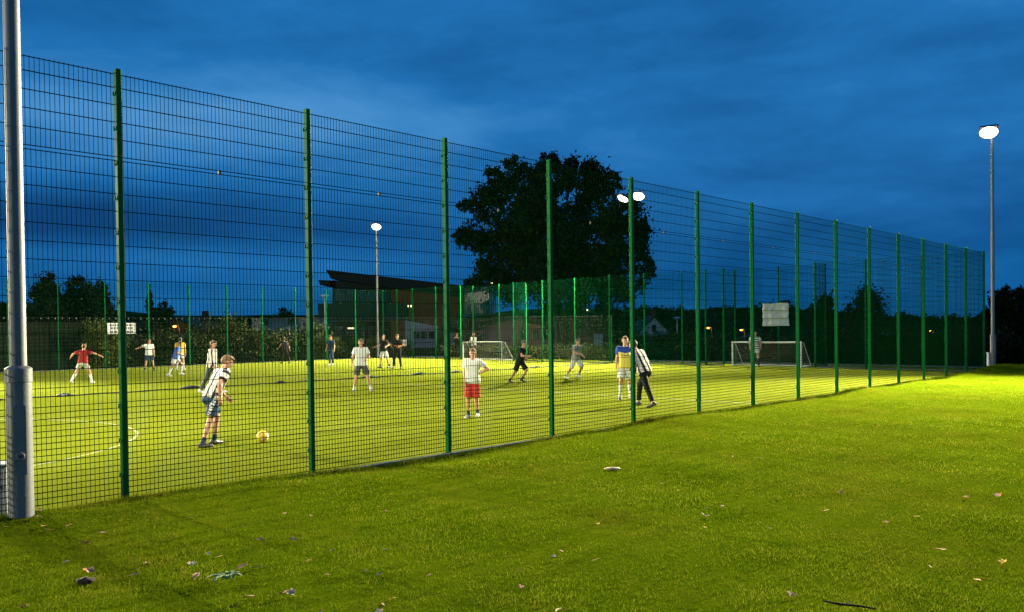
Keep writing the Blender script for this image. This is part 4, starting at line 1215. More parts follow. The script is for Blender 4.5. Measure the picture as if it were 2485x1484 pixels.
# ------------------------------------------------------------------ people: one implicit surface per body and per garment
def surface_nets(Fd, o, h):
    s = Fd < 0
    c = np.zeros(tuple(n - 1 for n in Fd.shape), np.int8)
    for i in (0, 1):
        for j in (0, 1):
            for k in (0, 1):
                c += s[i:s.shape[0] - 1 + i, j:s.shape[1] - 1 + j, k:s.shape[2] - 1 + k]
    act = (c > 0) & (c < 8)
    I = np.argwhere(act)
    idx = np.full(c.shape, -1, np.int32); idx[act] = np.arange(len(I))
    cor = np.array([(i, j, k) for i in (0, 1) for j in (0, 1) for k in (0, 1)])
    vals = [Fd[I[:, 0] + a, I[:, 1] + b, I[:, 2] + d] for a, b, d in cor]
    pos = np.zeros((len(I), 3)); cnt = np.zeros(len(I))
    for a in range(8):
        for b in range(a + 1, 8):
            if np.abs(cor[a] - cor[b]).sum() != 1: continue
            fa, fb_ = vals[a], vals[b]
            mk = (fa < 0) != (fb_ < 0)
            t = np.where(mk, fa / np.where(mk, fa - fb_, 1), 0)
            pos += mk[:, None] * (cor[a] + t[:, None] * (cor[b] - cor[a])); cnt += mk
    V = (I + pos / cnt[:, None]) * h + o
    Q = []
    for ax in range(3):
        u, v = (ax + 1) % 3, (ax + 2) % 3
        sl0 = [slice(None)] * 3; sl1 = [slice(None)] * 3
        sl0[ax] = slice(0, -1); sl1[ax] = slice(1, None)
        a, b = s[tuple(sl0)], s[tuple(sl1)]
        E_ = np.argwhere(a != b)
        ok = (E_[:, u] > 0) & (E_[:, v] > 0) & (E_[:, u] < c.shape[u]) & (E_[:, v] < c.shape[v])
        E_ = E_[ok]
        if not len(E_): continue
        fl = a[E_[:, 0], E_[:, 1], E_[:, 2]]
        def g(du, dv):
            q = E_.copy(); q[:, u] -= du; q[:, v] -= dv
            return idx[q[:, 0], q[:, 1], q[:, 2]]
        q = np.stack([g(1, 1), g(0, 1), g(0, 0), g(1, 0)], -1)
        q[~fl] = q[~fl][:, ::-1]
        Q.append(q)
    return V, np.concatenate(Q)

class Field:
    def __init__(self): self.p = []
    def cone(self, a, b, r1, r2=None, k=.02, cut=None):
        a, b = np.array(a, float), np.array(b, float); r2 = r1 if r2 is None else r2
        self.p.append(('c', a, b, r1, r2, k, cut)); return self
    def ell(self, c, axes, r, k=.02):
        self.p.append(('e', np.array(c, float), [np.array(x, float) for x in axes], np.array(r, float), None, k, None)); return self
    def sub(self, c, r, k=.006):
        self.p.append(('s', np.array(c, float), None, r, None, k, None)); return self
    def bounds(self):
        lo, hi = [], []
        for q in self.p:
            if q[0] == 'c':
                r = max(q[3], q[4]); lo.append(np.minimum(q[1], q[2]) - r); hi.append(np.maximum(q[1], q[2]) + r)
            elif q[0] == 'e':
                r = q[3].max(); lo.append(q[1] - r); hi.append(q[1] + r)
        return np.min(lo, 0), np.max(hi, 0)
    def mesh(self, h, clips=(), wrinkle=0.0):
        lo, hi = self.bounds(); lo = lo - 4 * h; hi = hi + 4 * h
        n = np.ceil((hi - lo) / h).astype(int) + 1
        D = np.full(tuple(n), .3, np.float32)
        ax = [lo[i] + h * np.arange(n[i]) for i in range(3)]
        def region(l, u):
            i0 = np.maximum(0, np.floor((l - lo) / h).astype(int)); i1 = np.minimum(n, np.ceil((u - lo) / h).astype(int) + 1)
            return i0, i1
        for q in self.p:
            k = q[5]
            if q[0] == 'c':
                r = max(q[3], q[4]) + 2 * k + 2 * h; l, u = np.minimum(q[1], q[2]) - r, np.maximum(q[1], q[2]) + r
            elif q[0] == 'e':
                r = q[3].max() + 2 * k + 2 * h; l, u = q[1] - r, q[1] + r
            else:
                r = q[3] + 2 * k + 2 * h; l, u = q[1] - r, q[1] + r
            i0, i1 = region(l, u)
            if (i1 <= i0).any(): continue
            X, Y, Z = np.meshgrid(*[ax[i][i0[i]:i1[i]] for i in range(3)], indexing='ij')
            S = D[i0[0]:i1[0], i0[1]:i1[1], i0[2]:i1[2]]
            if q[0] == 'c':
                a, b = q[1], q[2]; ba = b - a; L = max(1e-9, ba @ ba)
                t = np.clip(((X - a[0]) * ba[0] + (Y - a[1]) * ba[1] + (Z - a[2]) * ba[2]) / L, 0, 1)
                d = np.sqrt((X - a[0] - t * ba[0]) ** 2 + (Y - a[1] - t * ba[1]) ** 2 + (Z - a[2] - t * ba[2]) ** 2) - (q[3] + (q[4] - q[3]) * t)
                if q[6] is not None:
                    cp, cn = q[6]
                    d = np.maximum(d, (X - cp[0]) * cn[0] + (Y - cp[1]) * cn[1] + (Z - cp[2]) * cn[2])
            elif q[0] == 'e':
                P = [(X - q[1][0]) * e[0] + (Y - q[1][1]) * e[1] + (Z - q[1][2]) * e[2] for e in q[2]]
                k0 = np.sqrt(sum((P[i] / q[3][i]) ** 2 for i in range(3))); k1 = np.sqrt(sum((P[i] / q[3][i] ** 2) ** 2 for i in range(3)))
                d = k0 * (k0 - 1) / np.maximum(k1, 1e-6)
            else:
                d = q[3] - np.sqrt((X - q[1][0]) ** 2 + (Y - q[1][1]) ** 2 + (Z - q[1][2]) ** 2)
                hh = np.maximum(k - np.abs(S - d), 0) / k
                S[...] = np.maximum(S, d) + hh * hh * k * .25
                continue
            hh = np.maximum(k - np.abs(S - d), 0) / k
            S[...] = np.minimum(S, d) - hh * hh * k * .25
        if wrinkle or clips:
            X, Y, Z = np.meshgrid(*ax, indexing='ij')
            if wrinkle:
                D += wrinkle * (np.sin(X * 31 + 9 * np.sin(Z * 8)) * np.sin(Z * 23 + 5 * np.sin(Y * 11)) + .5 * np.sin(Y * 37 + Z * 17))
            for f in clips: D = np.maximum(D, f(X, Y, Z).astype(np.float32))
        return surface_nets(D, lo, h)

def nrm(v):
    v = np.array(v, float); return v / np.linalg.norm(v)

def person(label, foot_px, H, face, lean=0, side=0, twist=0, head=(0, 0), arms=None, legs=None, top=None, sleeves='short', bottom=None, long_legs=False, shorts_len=.62,
           socks=None, shoes=None, skin='skin', hair='hair_brown', h=.009, eyes=False, anchor=None):
    u = H / 1.70
    gp = ground(*foot_px)
    vd = Vector((gp.x, gp.y)).normalized()
    rt = Vector((vd.y, -vd.x))
    fw = -vd * cos(rad(face)) + rt * sin(rad(face))
    yaw = math.atan2(fw.y, fw.x) - pi / 2
    root = thing('person', label, 'person', gp, yaw, 'people playing football on the pitch')
    # --- joints (x right, y forward, z up)
    def rotx(v, a): c, s = cos(a), sin(a); return np.array([v[0], v[1] * c - v[2] * s, v[1] * s + v[2] * c])
    def roty(v, a): c, s = cos(a), sin(a); return np.array([v[0] * c + v[2] * s, v[1], -v[0] * s + v[2] * c])
    def rotz(v, a): c, s = cos(a), sin(a); return np.array([v[0] * c - v[1] * s, v[0] * s + v[1] * c, v[2]])
    tor = lambda v: roty(rotx(rotz(np.array(v, float), rad(twist)), -rad(lean)), rad(side))
    up, rgt, fwd = tor((0, 0, 1)), tor((1, 0, 0)), tor((0, 1, 0))
    P = np.zeros(3)
    J = {}
    for nm, sx in (('R', 1), ('L', -1)):
        a, b, k, fp = [rad(x) for x in legs[nm]]
        hip = P + np.array([sx * .088, 0, -.03]) * u
        d1 = np.array([sx * sin(b), sin(a) * cos(b), -cos(a) * cos(b)])
        a2 = a - k
        d2 = np.array([sx * sin(b) * .8, sin(a2) * cos(b * .8), -cos(a2) * cos(b * .8)]); d2 /= np.linalg.norm(d2)
        kn = hip + d1 * .425 * u; an = kn + d2 * .425 * u
        out = rad(9) * sx
        fd = nrm([sin(out) * cos(fp), cos(out) * cos(fp), -sin(fp)])
        J['hip' + nm], J['kn' + nm], J['an' + nm], J['fd' + nm] = hip, kn, an, fd
        J['d1' + nm], J['d2' + nm] = d1, d2
        sl = nrm(np.cross(np.cross(fd, [0, 0, -1]), fd)) if abs(fd[2]) < .95 else np.array([0, -1.0, 0])
        if sl[2] > 0: sl = -sl
        J['sl' + nm] = sl
    shc = P + up * .475 * u
    for nm, sx in (('R', 1), ('L', -1)):
        a, b, a2, b2 = [rad(x) for x in arms[nm]]
        sh = shc + rgt * sx * .178 * u
        e1 = tor((sx * sin(b), sin(a) * cos(b), -cos(a) * cos(b)))
        e2 = tor((sx * sin(b2), sin(a2) * cos(b2), -cos(a2) * cos(b2)))
        el = sh + e1 * .285 * u; wr = el + e2 * .245 * u
        J['sh' + nm], J['el' + nm], J['wr' + nm], J['e1' + nm], J['e2' + nm] = sh, el, wr, e1, e2
    hy, hp = rad(head[0]), rad(head[1])
    hf = np.array([sin(hy) * cos(hp), cos(hy) * cos(hp), -sin(hp)]); hf = tor(hf) * .6 + hf * .4; hf = nrm(hf)
    hr = nrm(np.cross(hf, up * .5 + np.array([0, 0, .5]))); hu = np.cross(hr, hf)
    nb = shc + up * .045 * u
    HC = nb + nrm(up * .75 + hu * .45 + hf * .12) * .165 * u
    zmin = min((J['an' + nm] + J['fd' + nm] * .17 * u)[2] - .028 * u if J['fd' + nm][2] < -.3 else (J['an' + nm])[2] - .088 * u for nm in 'RL')
    off = np.array([0, 0, -zmin])
    P = P + off; shc = shc + off; nb = nb + off; HC = HC + off
    for k in list(J):
        if k[:2] in ('hi', 'kn', 'an', 'sh', 'el', 'wr'): J[k] = J[k] + off
    # shift so that the lowest foot stands on the given ground point
    low = anchor or min('RL', key=lambda q: J['an' + q][2])
    sh_ = np.array([J['an' + low][0] + J['fd' + low][0] * .08 * u, J['an' + low][1] + J['fd' + low][1] * .08 * u, 0])
    P = P - sh_; shc = shc - sh_; nb = nb - sh_; HC = HC - sh_
    for k in list(J):
        if k[:2] in ('hi', 'kn', 'an', 'sh', 'el', 'wr'): J[k] = J[k] - sh_
    # torso bars: (height, half width, radius)
    bars = [(-.03, .072, .098), (.08, .062, .092), (.20, .068, .094), (.33, .082, .098), (.43, .095, .075)]
    def torso(F, inf=0.0, k=.06, ww=0.0):
        for z, w, r in bars:
            c = P + up * z * u if z > 0 else P + np.array([0, 0, z]) * u
            ax_ = rgt if z > .05 else nrm(rgt + np.array([1.0, 0, 0]))
            F.cone(c - ax_ * w * u, c + ax_ * w * u, r * u + inf + (ww if z < .1 else 0), None, k)
    B = Field()
    torso(B)
    B.cone(P + np.array([-.055, -.045, -.06]) * u, P + np.array([.055, -.045, -.06]) * u, .085 * u, None, .05)
    B.cone(shc - up * .02 * u, HC - hu * .03 * u, .058 * u, .052 * u, .03)
    B.cone(shc - rgt * .13 * u - up * .01, shc + rgt * .13 * u - up * .01, .052 * u, None, .05)
    # head
    s_ = u * 1.04
    B.ell(HC + hu * .018 * s_ - hf * .008 * s_, (hr, hf, hu), np.array([.074, .093, .094]) * s_, .02)
    B.ell(HC - hu * .048 * s_ + hf * .022 * s_, (hr, hf, hu), np.array([.054, .064, .064]) * s_, .03)
    B.ell(HC - hu * .092 * s_ + hf * .068 * s_, (hr, hf, hu), np.array([.022, .018, .018]) * s_, .02)
    B.cone(HC + hf * .086 * s_ + hu * .012 * s_, HC + hf * .104 * s_ - hu * .026 * s_, .009 * s_, .014 * s_, .012)
    B.cone(HC + hf * .080 * s_ + hu * .030 * s_ - hr * .04 * s_, HC + hf * .080 * s_ + hu * .030 * s_ + hr * .04 * s_, .010 * s_, None, .015)
    for sx in (-1, 1):
        B.ell(HC + hr * sx * .076 * s_ - hu * .008 * s_ - hf * .004 * s_, (hr, hf, hu), np.array([.011, .020, .031]) * s_, .008)
        B.sub(HC + hf * .094 * s_ + hr * sx * .032 * s_ + hu * .008 * s_, .014 * s_, .010)
    for q in (-.016, 0, .016):
        B.sub(HC + hf * .089 * s_ + hr * q * s_ - hu * .056 * s_, .0065 * s_, .005)
    # limbs
    for nm, sx in (('R', 1), ('L', -1)):
        hip, kn, an, fd = J['hip' + nm], J['kn' + nm], J['an' + nm], J['fd' + nm]
        B.cone(hip, kn, .082 * u, .053 * u, .04)
        cf = kn + (an - kn) * .30; back = nrm(np.cross(nrm(an - kn), [1.0, 0, 0])); back = back if back[1] < 0 else -back
        B.cone(kn, an, .050 * u, .034 * u, .03)
        B.cone(kn + (an - kn) * .12 + back * .012 * u, kn + (an - kn) * .55 + back * .008 * u, .048 * u, .036 * u, .03)
        sl = J['sl' + nm]
        heel = an + sl * .045 * u - fd * .035 * u; toe = an + sl * .055 * u + fd * .155 * u
        B.cone(an, heel, .036 * u, .034 * u, .02); B.cone(an + sl * .03 * u, toe, .038 * u, .026 * u, .02)
        sh, el, wr = J['sh' + nm], J['el' + nm], J['wr' + nm]
        B.cone(sh, el, .050 * u, .038 * u, .04); B.cone(el, wr, .039 * u, .026 * u, .02)
        B.cone(el + (wr - el) * .1, el + (wr - el) * .45, .042 * u, .036 * u, .02)
        # hand: palm, four fingers of different lengths, thumb from the side of the palm
        d = J['e2' + nm]; inw = -rgt * sx
        ac = np.cross(d, inw); ac = nrm(ac) if np.linalg.norm(ac) > .2 else nrm(np.cross(d, up))
        pn = nrm(np.cross(ac, d)); pn = pn if pn @ inw > 0 else -pn
        fsgn = 1 if ac @ fwd > 0 else -1; ac = ac * fsgn     # ac points to the thumb side
        for q in (-.026, -.009, .009, .026):
            B.cone(wr + d * .012 * u + ac * q * .6 * u, wr + d * .085 * u + ac * q * u, .014 * u, .0125 * u, .010)
        for q, L in ((-.034, .056), (-.0115, .068), (.0115, .074), (.034, .066)):
            b0 = wr + d * .086 * u + ac * q * .9 * u; b1 = b0 + nrm(d + pn * .25 + ac * q * 3.0) * L * .55 * u; b2 = b1 + nrm(d + pn * .9 + ac * q * 2.0) * L * .5 * u
            B.cone(b0, b1, .0092 * u, .0085 * u, .004); B.cone(b1, b2, .0085 * u, .0072 * u, .004)
        t0 = wr + d * .028 * u + ac * .022 * u; t1 = t0 + nrm(d * .6 + ac + pn * .3) * .042 * u; t2 = t1 + nrm(d + ac * .35 + pn * .4) * .032 * u
        B.cone(t0, t1, .013 * u, .0105 * u, .006); B.cone(t1, t2, .0105 * u, .0085 * u, .004)
    V, Fq = B.mesh(h)
    body = link('body', np_mesh('body', V, Fq, M[skin], True), root)

    def garment(name, F, mat, clips=(), wr_=.0022):
        V, Q = F.mesh(h, clips, wr_)
        if not len(V): return None
        me = np_mesh(name, V, Q, mat, True)
        rel = V - P
        lat = rel @ rgt; upc = rel @ up
        rnd = np.arctan2(rel @ fwd, lat * .72) * .150
        dT = np.full(len(V), 9.0)
        for z, w_, r_ in bars:
            cc = P + up * z * u; q_ = np.clip((V - cc) @ rgt, -w_ * u, w_ * u)
            dT = np.minimum(dT, np.linalg.norm(V - cc - q_[:, None] * rgt, axis=1) - r_ * u - .02)
        if name == 'shirt':
            for nm, sx in (('R', 1), ('L', -1)):
                a1 = (V - J['sh' + nm]) @ J['e1' + nm]; a2 = (V - J['el' + nm]) @ J['e2' + nm]
                q1 = np.linalg.norm(V - (J['sh' + nm] + np.clip(a1, 0, .285 * u)[:, None] * J['e1' + nm]), axis=1)
                q2 = np.linalg.norm(V - (J['el' + nm] + np.clip(a2, 0, .25 * u)[:, None] * J['e2' + nm]), axis=1)
                al = np.where(q2 < q1, .285 * u + np.clip(a2, 0, 1), np.clip(a1, 0, 1))
                inarm = (np.minimum(q1, q2) - .066 * u < dT - .012) & (al > .005)
                if sleeves == 'long':
                    ea = nrm(np.cross(J['e1' + nm], fwd + .3 * up)); eb = np.cross(J['e1' + nm], ea); w_ = V - J['sh' + nm]
                    rnd = np.where(inarm, np.arctan2(w_ @ ea, w_ @ eb) * .075, rnd)
                else:
                    rnd = np.where(inarm, .31 + al, rnd)
                upc = np.where(inarm, np.maximum(upc, .44 - np.clip(al - .12, 0, 1) * .2), upc)
        vert_attr(me, 'lat', lat); vert_attr(me, 'rnd', rnd); vert_attr(me, 'upc', upc); vert_attr(me, 'fwd', rel @ fwd)
        return link(name, me, root)
    plane = lambda p, nn: (lambda X, Y, Z: (X - p[0]) * nn[0] + (Y - p[1]) * nn[1] + (Z - p[2]) * nn[2])
    # shirt
    S = Field(); torso(S, .020, .06, .014)
    S.cone(shc - rgt * .14 * u - up * .012, shc + rgt * .14 * u - up * .012, .064 * u, None, .05)
    S.cone(P - np.array([.05, 0, .05]) * u, P + np.array([.05, 0, -.05]) * u, .118 * u, None, .05)
    for nm in 'RL':
        sh, el, wr, e1, e2 = J['sh' + nm], J['el' + nm], J['wr' + nm], J['e1' + nm], J['e2' + nm]
        if sleeves == 'long':
            S.cone(sh, el, .066 * u, .055 * u, .04)
            c = el + e2 * .225 * u
            S.cone(el, wr + e2 * .03, .054 * u, .042 * u, .03, (c, e2))
        elif sleeves == 'short':
            c = sh + e1 * .175 * u
            S.cone(sh, el, .072 * u, .076 * u, .04, (c, e1))
        else:
            S.cone(sh - e1 * .02, sh + e1 * .03, .06 * u, None, .03)
    hem = P - up * .075 * u
    garment('shirt', S, top, [plane(hem, -up), plane(nb + up * .012 * u, up)])
    # shorts / trousers
    T = Field()
    T.cone(P + np.array([-.07, 0, -.04]) * u, P + np.array([.07, 0, -.04]) * u, .118 * u, None, .05)
    T.cone(P + np.array([-.055, -.04, -.07]) * u, P + np.array([.055, -.04, -.07]) * u, .105 * u, None, .05)
    T.cone(P - rgt * .06 * u + up * .04 * u, P + rgt * .06 * u + up * .04 * u, .104 * u, None, .05)
    for nm in 'RL':
        hip, kn, an = J['hip' + nm], J['kn' + nm], J['an' + nm]
        if long_legs:
            T.cone(hip, kn, .100 * u, .072 * u, .03)
            c = an - J['d2' + nm] * .03 * u
            T.cone(kn, an + J['d2' + nm] * .05, .070 * u, .056 * u, .03, (c, J['d2' + nm]))
        else:
            c = hip + J['d1' + nm] * .425 * shorts_len * u
            T.cone(hip, kn, .104 * u, .108 * u, .02, (c, J['d1' + nm]))
    garment('trousers' if long_legs else 'shorts', T, bottom, [plane(P + up * .06 * u, up)])
    # socks and shoes
    for nm in 'RL':
        kn, an, fd, sl, d2 = J['kn' + nm], J['an' + nm], J['fd' + nm], J['sl' + nm], J['d2' + nm]
        if socks is not None and not long_legs:
            sm, sf = socks
            K = Field(); c = kn + (an - kn) * (1 - sf)
            K.cone(an, kn, .041 * u, .056 * u, .02, (c, -d2)); K.cone(an, an + sl * .03 * u, .043 * u, None, .02)
            if sf > .5: K.cone(kn + (an - kn) * .5, kn + (an - kn) * .35, .050 * u, .055 * u, .02)
            garment('sock', K, sm, (), .0008)
        Z = Field(); heel = an + sl * .048 * u - fd * .042 * u; toe = an + sl * .056 * u + fd * .165 * u
        Z.cone(an + sl * .02 * u, heel, .044 * u, .043 * u, .02); Z.cone(an + sl * .035 * u, toe, .046 * u, .034 * u, .02); Z.cone(heel, toe, .040 * u, .036 * u, .02)
        sp_ = an + sl * .086 * u
        garment('shoe', Z, shoes, [plane(sp_, sl), plane(an - sl * .012 * u, -sl)], 0.0)
    # hair
    R_ = Field()
    R_.ell(HC + hu * .024 * s_ - hf * .012 * s_, (hr, hf, hu), np.array([.084, .103, .104]) * s_, .02)
    R_.ell(HC + hu * .075 * s_ + hf * .035 * s_, (hr, hf, hu), np.array([.066, .066, .045]) * s_, .03)
    def face_cut(X, Y, Z_):
        x, y, z = X - HC[0], Y - HC[1], Z_ - HC[2]
        f = x * hf[0] + y * hf[1] + z * hf[2]; w = x * hu[0] + y * hu[1] + z * hu[2]; l = x * hr[0] + y * hr[1] + z * hr[2]
        rag = .006 * np.sin(l * 160) + .004 * np.sin(f * 210 + l * 90)
        face_ = np.maximum(.030 * s_ - f, w - .062 * s_ - rag)          # inside where f>.03 and below the fringe
        side_ = np.maximum(-.012 * s_ - f, w - .018 * s_)               # temples and ears
        nape = w + .060 * s_ + rag
        return np.maximum(np.maximum(-face_, -side_), -nape)
    V, Q = R_.mesh(h * .8, [face_cut], .0035)
    link('hair', np_mesh('hair', V, Q, M[hair], True), root)
    if eyes:
        for sx in (-1, 1):
            c = HC + hf * .080 * s_ + hr * sx * .032 * s_ + hu * .009 * s_
            mb = MB(); mb.lathe([(max(.0005, .0085 * sin(pi * i / 6)), -.0085 * cos(pi * i / 6)) for i in range(7)], tuple(c), 10); mb.build('eye', M['eye'], root, True)
    return root

C_white = cloth('white_cotton', (.72, .72, .70)); C_navy = cloth('navy_fabric', (.030, .045, .085)); C_black = cloth('black_fabric', (.014, .014, .016))
C_stripe = cloth('striped_jersey', (.74, .68, .66), 'lat', (.035, .024, .028), .135, .60)
C_short1 = cloth('navy_shorts_white_trim', (.030, .055, .11), 'side', (.70, .70, .70))
C_grey = cloth('charcoal_fabric', (.085, .09, .095)); C_track = cloth('grey_blue_fabric', (.055, .07, .075))
C_red = cloth('red_check_shorts', (.52, .035, .030), 'plaid', (.62, .16, .13)); C_maroon = cloth('maroon_fabric', (.28, .025, .025))
C_yellow = cloth('yellow_fabric', (.75, .44, .02)); C_blue = cloth('blue_fabric', (.06, .12, .45)); C_lightgrey = cloth('light_grey_fabric', (.45, .45, .42))
C_yb = cloth('yellow_blue_jersey', (.78, .62, .12), 'yoke', (.025, .07, .36), .1, .345)
C_hoop = cloth('hooped_jersey', (.72, .74, .66), 'hoop', (.012, .075, .035), .115, .5)
C_amber = cloth('black_amber_top', (.016, .014, .014), 'chest', (.42, .17, .03)); C_greytee = cloth('grey_fabric', (.30, .29, .27))
S_white = (cloth('white_sock', (.72, .72, .72)), .32); S_whitelong = (S_white[0], .8); S_dark = (cloth('dark_sock', (.03, .032, .05)), .26); S_darklong = (S_dark[0], .8); S_navy = (cloth('navy_sock', (.03, .04, .09)), .24)
Sh_black = pm('black_shoe', (.03, .03, .032), .45, 0, .3, 14, dirt=((.6, .6, .58), .5)); Sh_white = pm('white_shoe', (.70, .66, .64), .5, 0, .15, 12, dirt=((.35, .3, .28), .5)); Sh_grey = pm('grey_shoe', (.16, .16, .17), .5, 0, .3, 12)

# legs: (hip flex, abduction, knee bend, toe-down); arms: (shoulder flex, abduction, forearm flex, forearm abduction)
person('boy in striped jersey and navy shorts running after the yellow football', (503, 1084), 1.64, 124, lean=28, twist=-8, head=(28, 8), legs={'R': (-14, 2, 10, 6), 'L': (26, 4, 34, 4)},
       arms={'R': (-8, 6, 26, 2), 'L': (24, 6, 70, -10)}, top=C_stripe, bottom=C_short1, shorts_len=.80, socks=S_navy, shoes=Sh_black, hair='hair_blond', h=.0065, eyes=True, anchor='R')
person('young man in long-sleeved striped jersey and dark track trousers walking across the pitch', (492, 953), 1.72, 64, lean=4, head=(14, 4), legs={'R': (-20, 3, 6, 14), 'L': (22, 3, 8, 0)},
       arms={'R': (12, 6, 26, 0), 'L': (4, 7, 16, 2)}, top=C_stripe, sleeves='long', bottom=C_track, long_legs=True, shoes=Sh_white, h=.008, eyes=True, anchor='R')
person('player in maroon shirt and pale shorts, arms spread wide, beyond the dividing net', (226, 928), 1.62, 158, lean=12, head=(0, 8), legs={'R': (18, 18, 20, 4), 'L': (4, 26, 30, 10)},
       arms={'R': (10, 72, 34, 62), 'L': (14, 66, 60, 40)}, top=C_maroon, bottom=C_lightgrey, socks=S_whitelong, shoes=Sh_white, hair='hair_blond', h=.010, anchor='R')
person('player in white tee and dark shorts, one arm flung out, below the notice board', (352, 899), 1.66, 6, lean=4, head=(-20, 4), legs={'R': (2, 9, 6, 0), 'L': (6, 12, 10, 0)},
       arms={'R': (6, 66, 10, 70), 'L': (4, 12, 14, 6)}, top=C_white, bottom=C_navy, shorts_len=.8, socks=S_dark, shoes=Sh_black, h=.010, skin='skin_tan', anchor='R')
person('player in blue shirt and white shorts running in front of the yellow-shirted player', (413, 911), 1.64, 74, lean=18, head=(10, 6), legs={'R': (-16, 4, 8, 12), 'L': (40, 6, 48, 10)},
       arms={'R': (28, 12, 92, 4), 'L': (-30, 14, 30, 4)}, top=C_blue, bottom=C_white, socks=S_whitelong, shoes=Sh_white, hair='hair_blond', h=.010, anchor='R')
person('player in bright yellow shirt seen from behind near the dividing net', (448, 896), 1.74, 172, lean=4, head=(6, 4), legs={'R': (14, 6, 14, 0), 'L': (-8, 6, 8, 6)},
       arms={'R': (4, 12, 18, 4), 'L': (8, 14, 26, 2)}, top=C_yellow, bottom=C_white, socks=S_whitelong, shoes=Sh_white, h=.010)
person('player in black vest and trousers with bare arms walking by the far hedge', (683, 880), 1.66, -150, lean=10, head=(20, 4), legs={'R': (-16, 4, 8, 10), 'L': (18, 6, 20, 0)},
       arms={'R': (-14, 14, 4, 12), 'L': (30, 20, 60, 14)}, top=C_black, sleeves='none', bottom=C_black, long_legs=True, shoes=Sh_black, h=.010, skin='skin_tan')
person('player in navy top and dark track trousers looking down near the mushroom lamp post', (798, 885), 1.72, -34, lean=3, head=(-12, 24), legs={'R': (-2, 4, 4, 0), 'L': (14, 8, 16, 4)},
       arms={'R': (8, 10, 30, 4), 'L': (2, 14, 22, 6)}, top=C_navy, bottom=C_navy, long_legs=True, shoes=Sh_white, h=.010)
person('boy in white polo and grey shorts standing feet apart in mid pitch', (859, 950), 1.68, 8, lean=2, head=(0, 4), legs={'R': (2, 11, 8, 2), 'L': (10, 17, 12, 2)},
       arms={'R': (6, 20, 34, 8), 'L': (14, 16, 70, -26)}, top=C_white, bottom=C_grey, shorts_len=.84, socks=S_white, shoes=Sh_grey, hair='hair_brown', h=.008, eyes=True, anchor='R')
person('player in black shirt and white shorts turning with bent arms before the far corner mast', (920, 891), 1.76, -52, lean=4, head=(-24, 6), legs={'R': (14, 10, 16, 0), 'L': (-2, 16, 8, 4)},
       arms={'R': (24, 22, 78, 10), 'L': (-18, 46, 70, 10)}, top=C_black, bottom=C_white, shorts_len=.95, socks=S_dark, shoes=Sh_black, h=.010, anchor='R')
person('player in black and amber tracksuit with hands at the waist beside the white-shorted player', (972, 893), 1.76, -22, lean=4, head=(-10, 8), legs={'R': (16, 8, 24, 8), 'L': (-2, 5, 4, 0)},
       arms={'R': (6, 38, 64, -34), 'L': (10, 34, 70, -34)}, top=C_amber, sleeves='short', bottom=C_black, long_legs=True, shoes=Sh_black, h=.010, skin='skin_tan', anchor='L')
person('player in black tracksuit with hands raised to the face beside the far goal', (1104, 870), 1.74, -12, lean=2, head=(0, 10), legs={'R': (2, 5, 4, 0), 'L': (6, 8, 8, 0)},
       arms={'R': (42, 16, 152, -28), 'L': (42, 16, 150, -28)}, top=C_black, sleeves='long', bottom=C_black, long_legs=True, shoes=Sh_grey, h=.010, skin='skin_tan')
person('goalkeeper in white shirt and black trousers standing with back turned at the far goal', (1154, 868), 1.72, -140, lean=4, head=(0, 6), legs={'R': (0, 6, 4, 0), 'L': (4, 7, 6, 0)},
       arms={'R': (30, 12, 76, -6), 'L': (34, 8, 70, 0)}, top=C_white, bottom=C_black, long_legs=True, shoes=Sh_black, hair='hair_blond', h=.010)
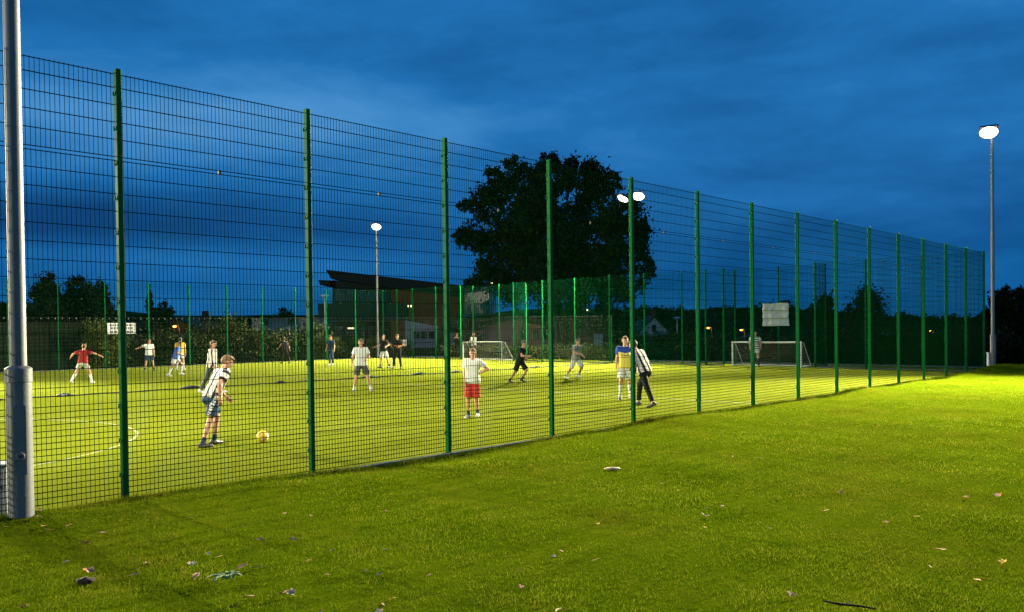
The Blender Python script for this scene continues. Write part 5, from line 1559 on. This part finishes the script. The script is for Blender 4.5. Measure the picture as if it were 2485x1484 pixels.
person('boy in white tee and red checked shorts with one hand on his hip', (1133, 1012), 1.52, -16, lean=7, side=-4, head=(-10, 2), legs={'R': (4, 2, 8, 8), 'L': (-6, 0, 10, 4)},
       arms={'R': (4, 4, 24, -10), 'L': (-16, 48, 34, -56)}, top=C_white, bottom=C_red, shorts_len=.98, socks=S_navy, shoes=Sh_white, hair='hair_blond', h=.0068, eyes=True, anchor='R')
person('boy in black tee and black shorts running, seen just before the middle fence posts', (1241, 927), 1.62, 62, lean=16, head=(14, 2), legs={'R': (-20, 4, 12, 10), 'L': (34, 5, 66, 20)},
       arms={'R': (34, 8, 104, -6), 'L': (-26, 18, 64, 2)}, top=C_black, bottom=C_black, shorts_len=.9, socks=S_dark, shoes=Sh_black, h=.009, anchor='R')
person('player in grey tee and wide white shorts running between two fence posts', (1376, 917), 1.66, 48, lean=10, head=(10, 4), legs={'R': (-22, 5, 14, 14), 'L': (32, 6, 72, 20)},
       arms={'R': (30, 12, 92, -4), 'L': (-18, 20, 60, 2)}, top=C_greytee, bottom=C_white, shorts_len=.95, socks=S_white, shoes=Sh_white, h=.009, anchor='R')
person('fair-haired young man in yellow jersey with blue shoulders walking towards the lawn', (1531, 968), 1.70, 2, lean=3, head=(-8, 2), legs={'R': (16, 5, 26, 24), 'L': (-4, 4, 4, 0)},
       arms={'R': (2, 10, 10, 6), 'L': (10, 12, 30, 2)}, top=C_yb, bottom=C_white, shorts_len=.8, socks=S_whitelong, shoes=Sh_grey, hair='hair_blond', h=.008, eyes=True, anchor='L')
person('man in long-sleeved striped jersey and black trousers striding away, leaning past a fence post', (1577, 987), 1.78, -128, lean=25, side=-5, head=(-6, 6), legs={'R': (36, 6, 26, 0), 'L': (-28, 10, 4, 18)},
       arms={'R': (4, 12, 20, 6), 'L': (-4, 16, 34, 2)}, top=C_stripe, sleeves='long', bottom=C_black, long_legs=True, shoes=Sh_black, h=.008, anchor='L')
person('goalkeeper in green and white hooped jersey standing in front of the near-side goal', (1823, 889), 1.74, 4, lean=5, head=(0, 8), legs={'R': (4, 6, 8, 0), 'L': (4, 6, 8, 0)},
       arms={'R': (8, 14, 22, 2), 'L': (8, 14, 22, 2)}, top=C_hoop, bottom=C_white, shorts_len=.55, socks=S_darklong, shoes=Sh_black, h=.010)
print('objects', len(bpy.data.objects))
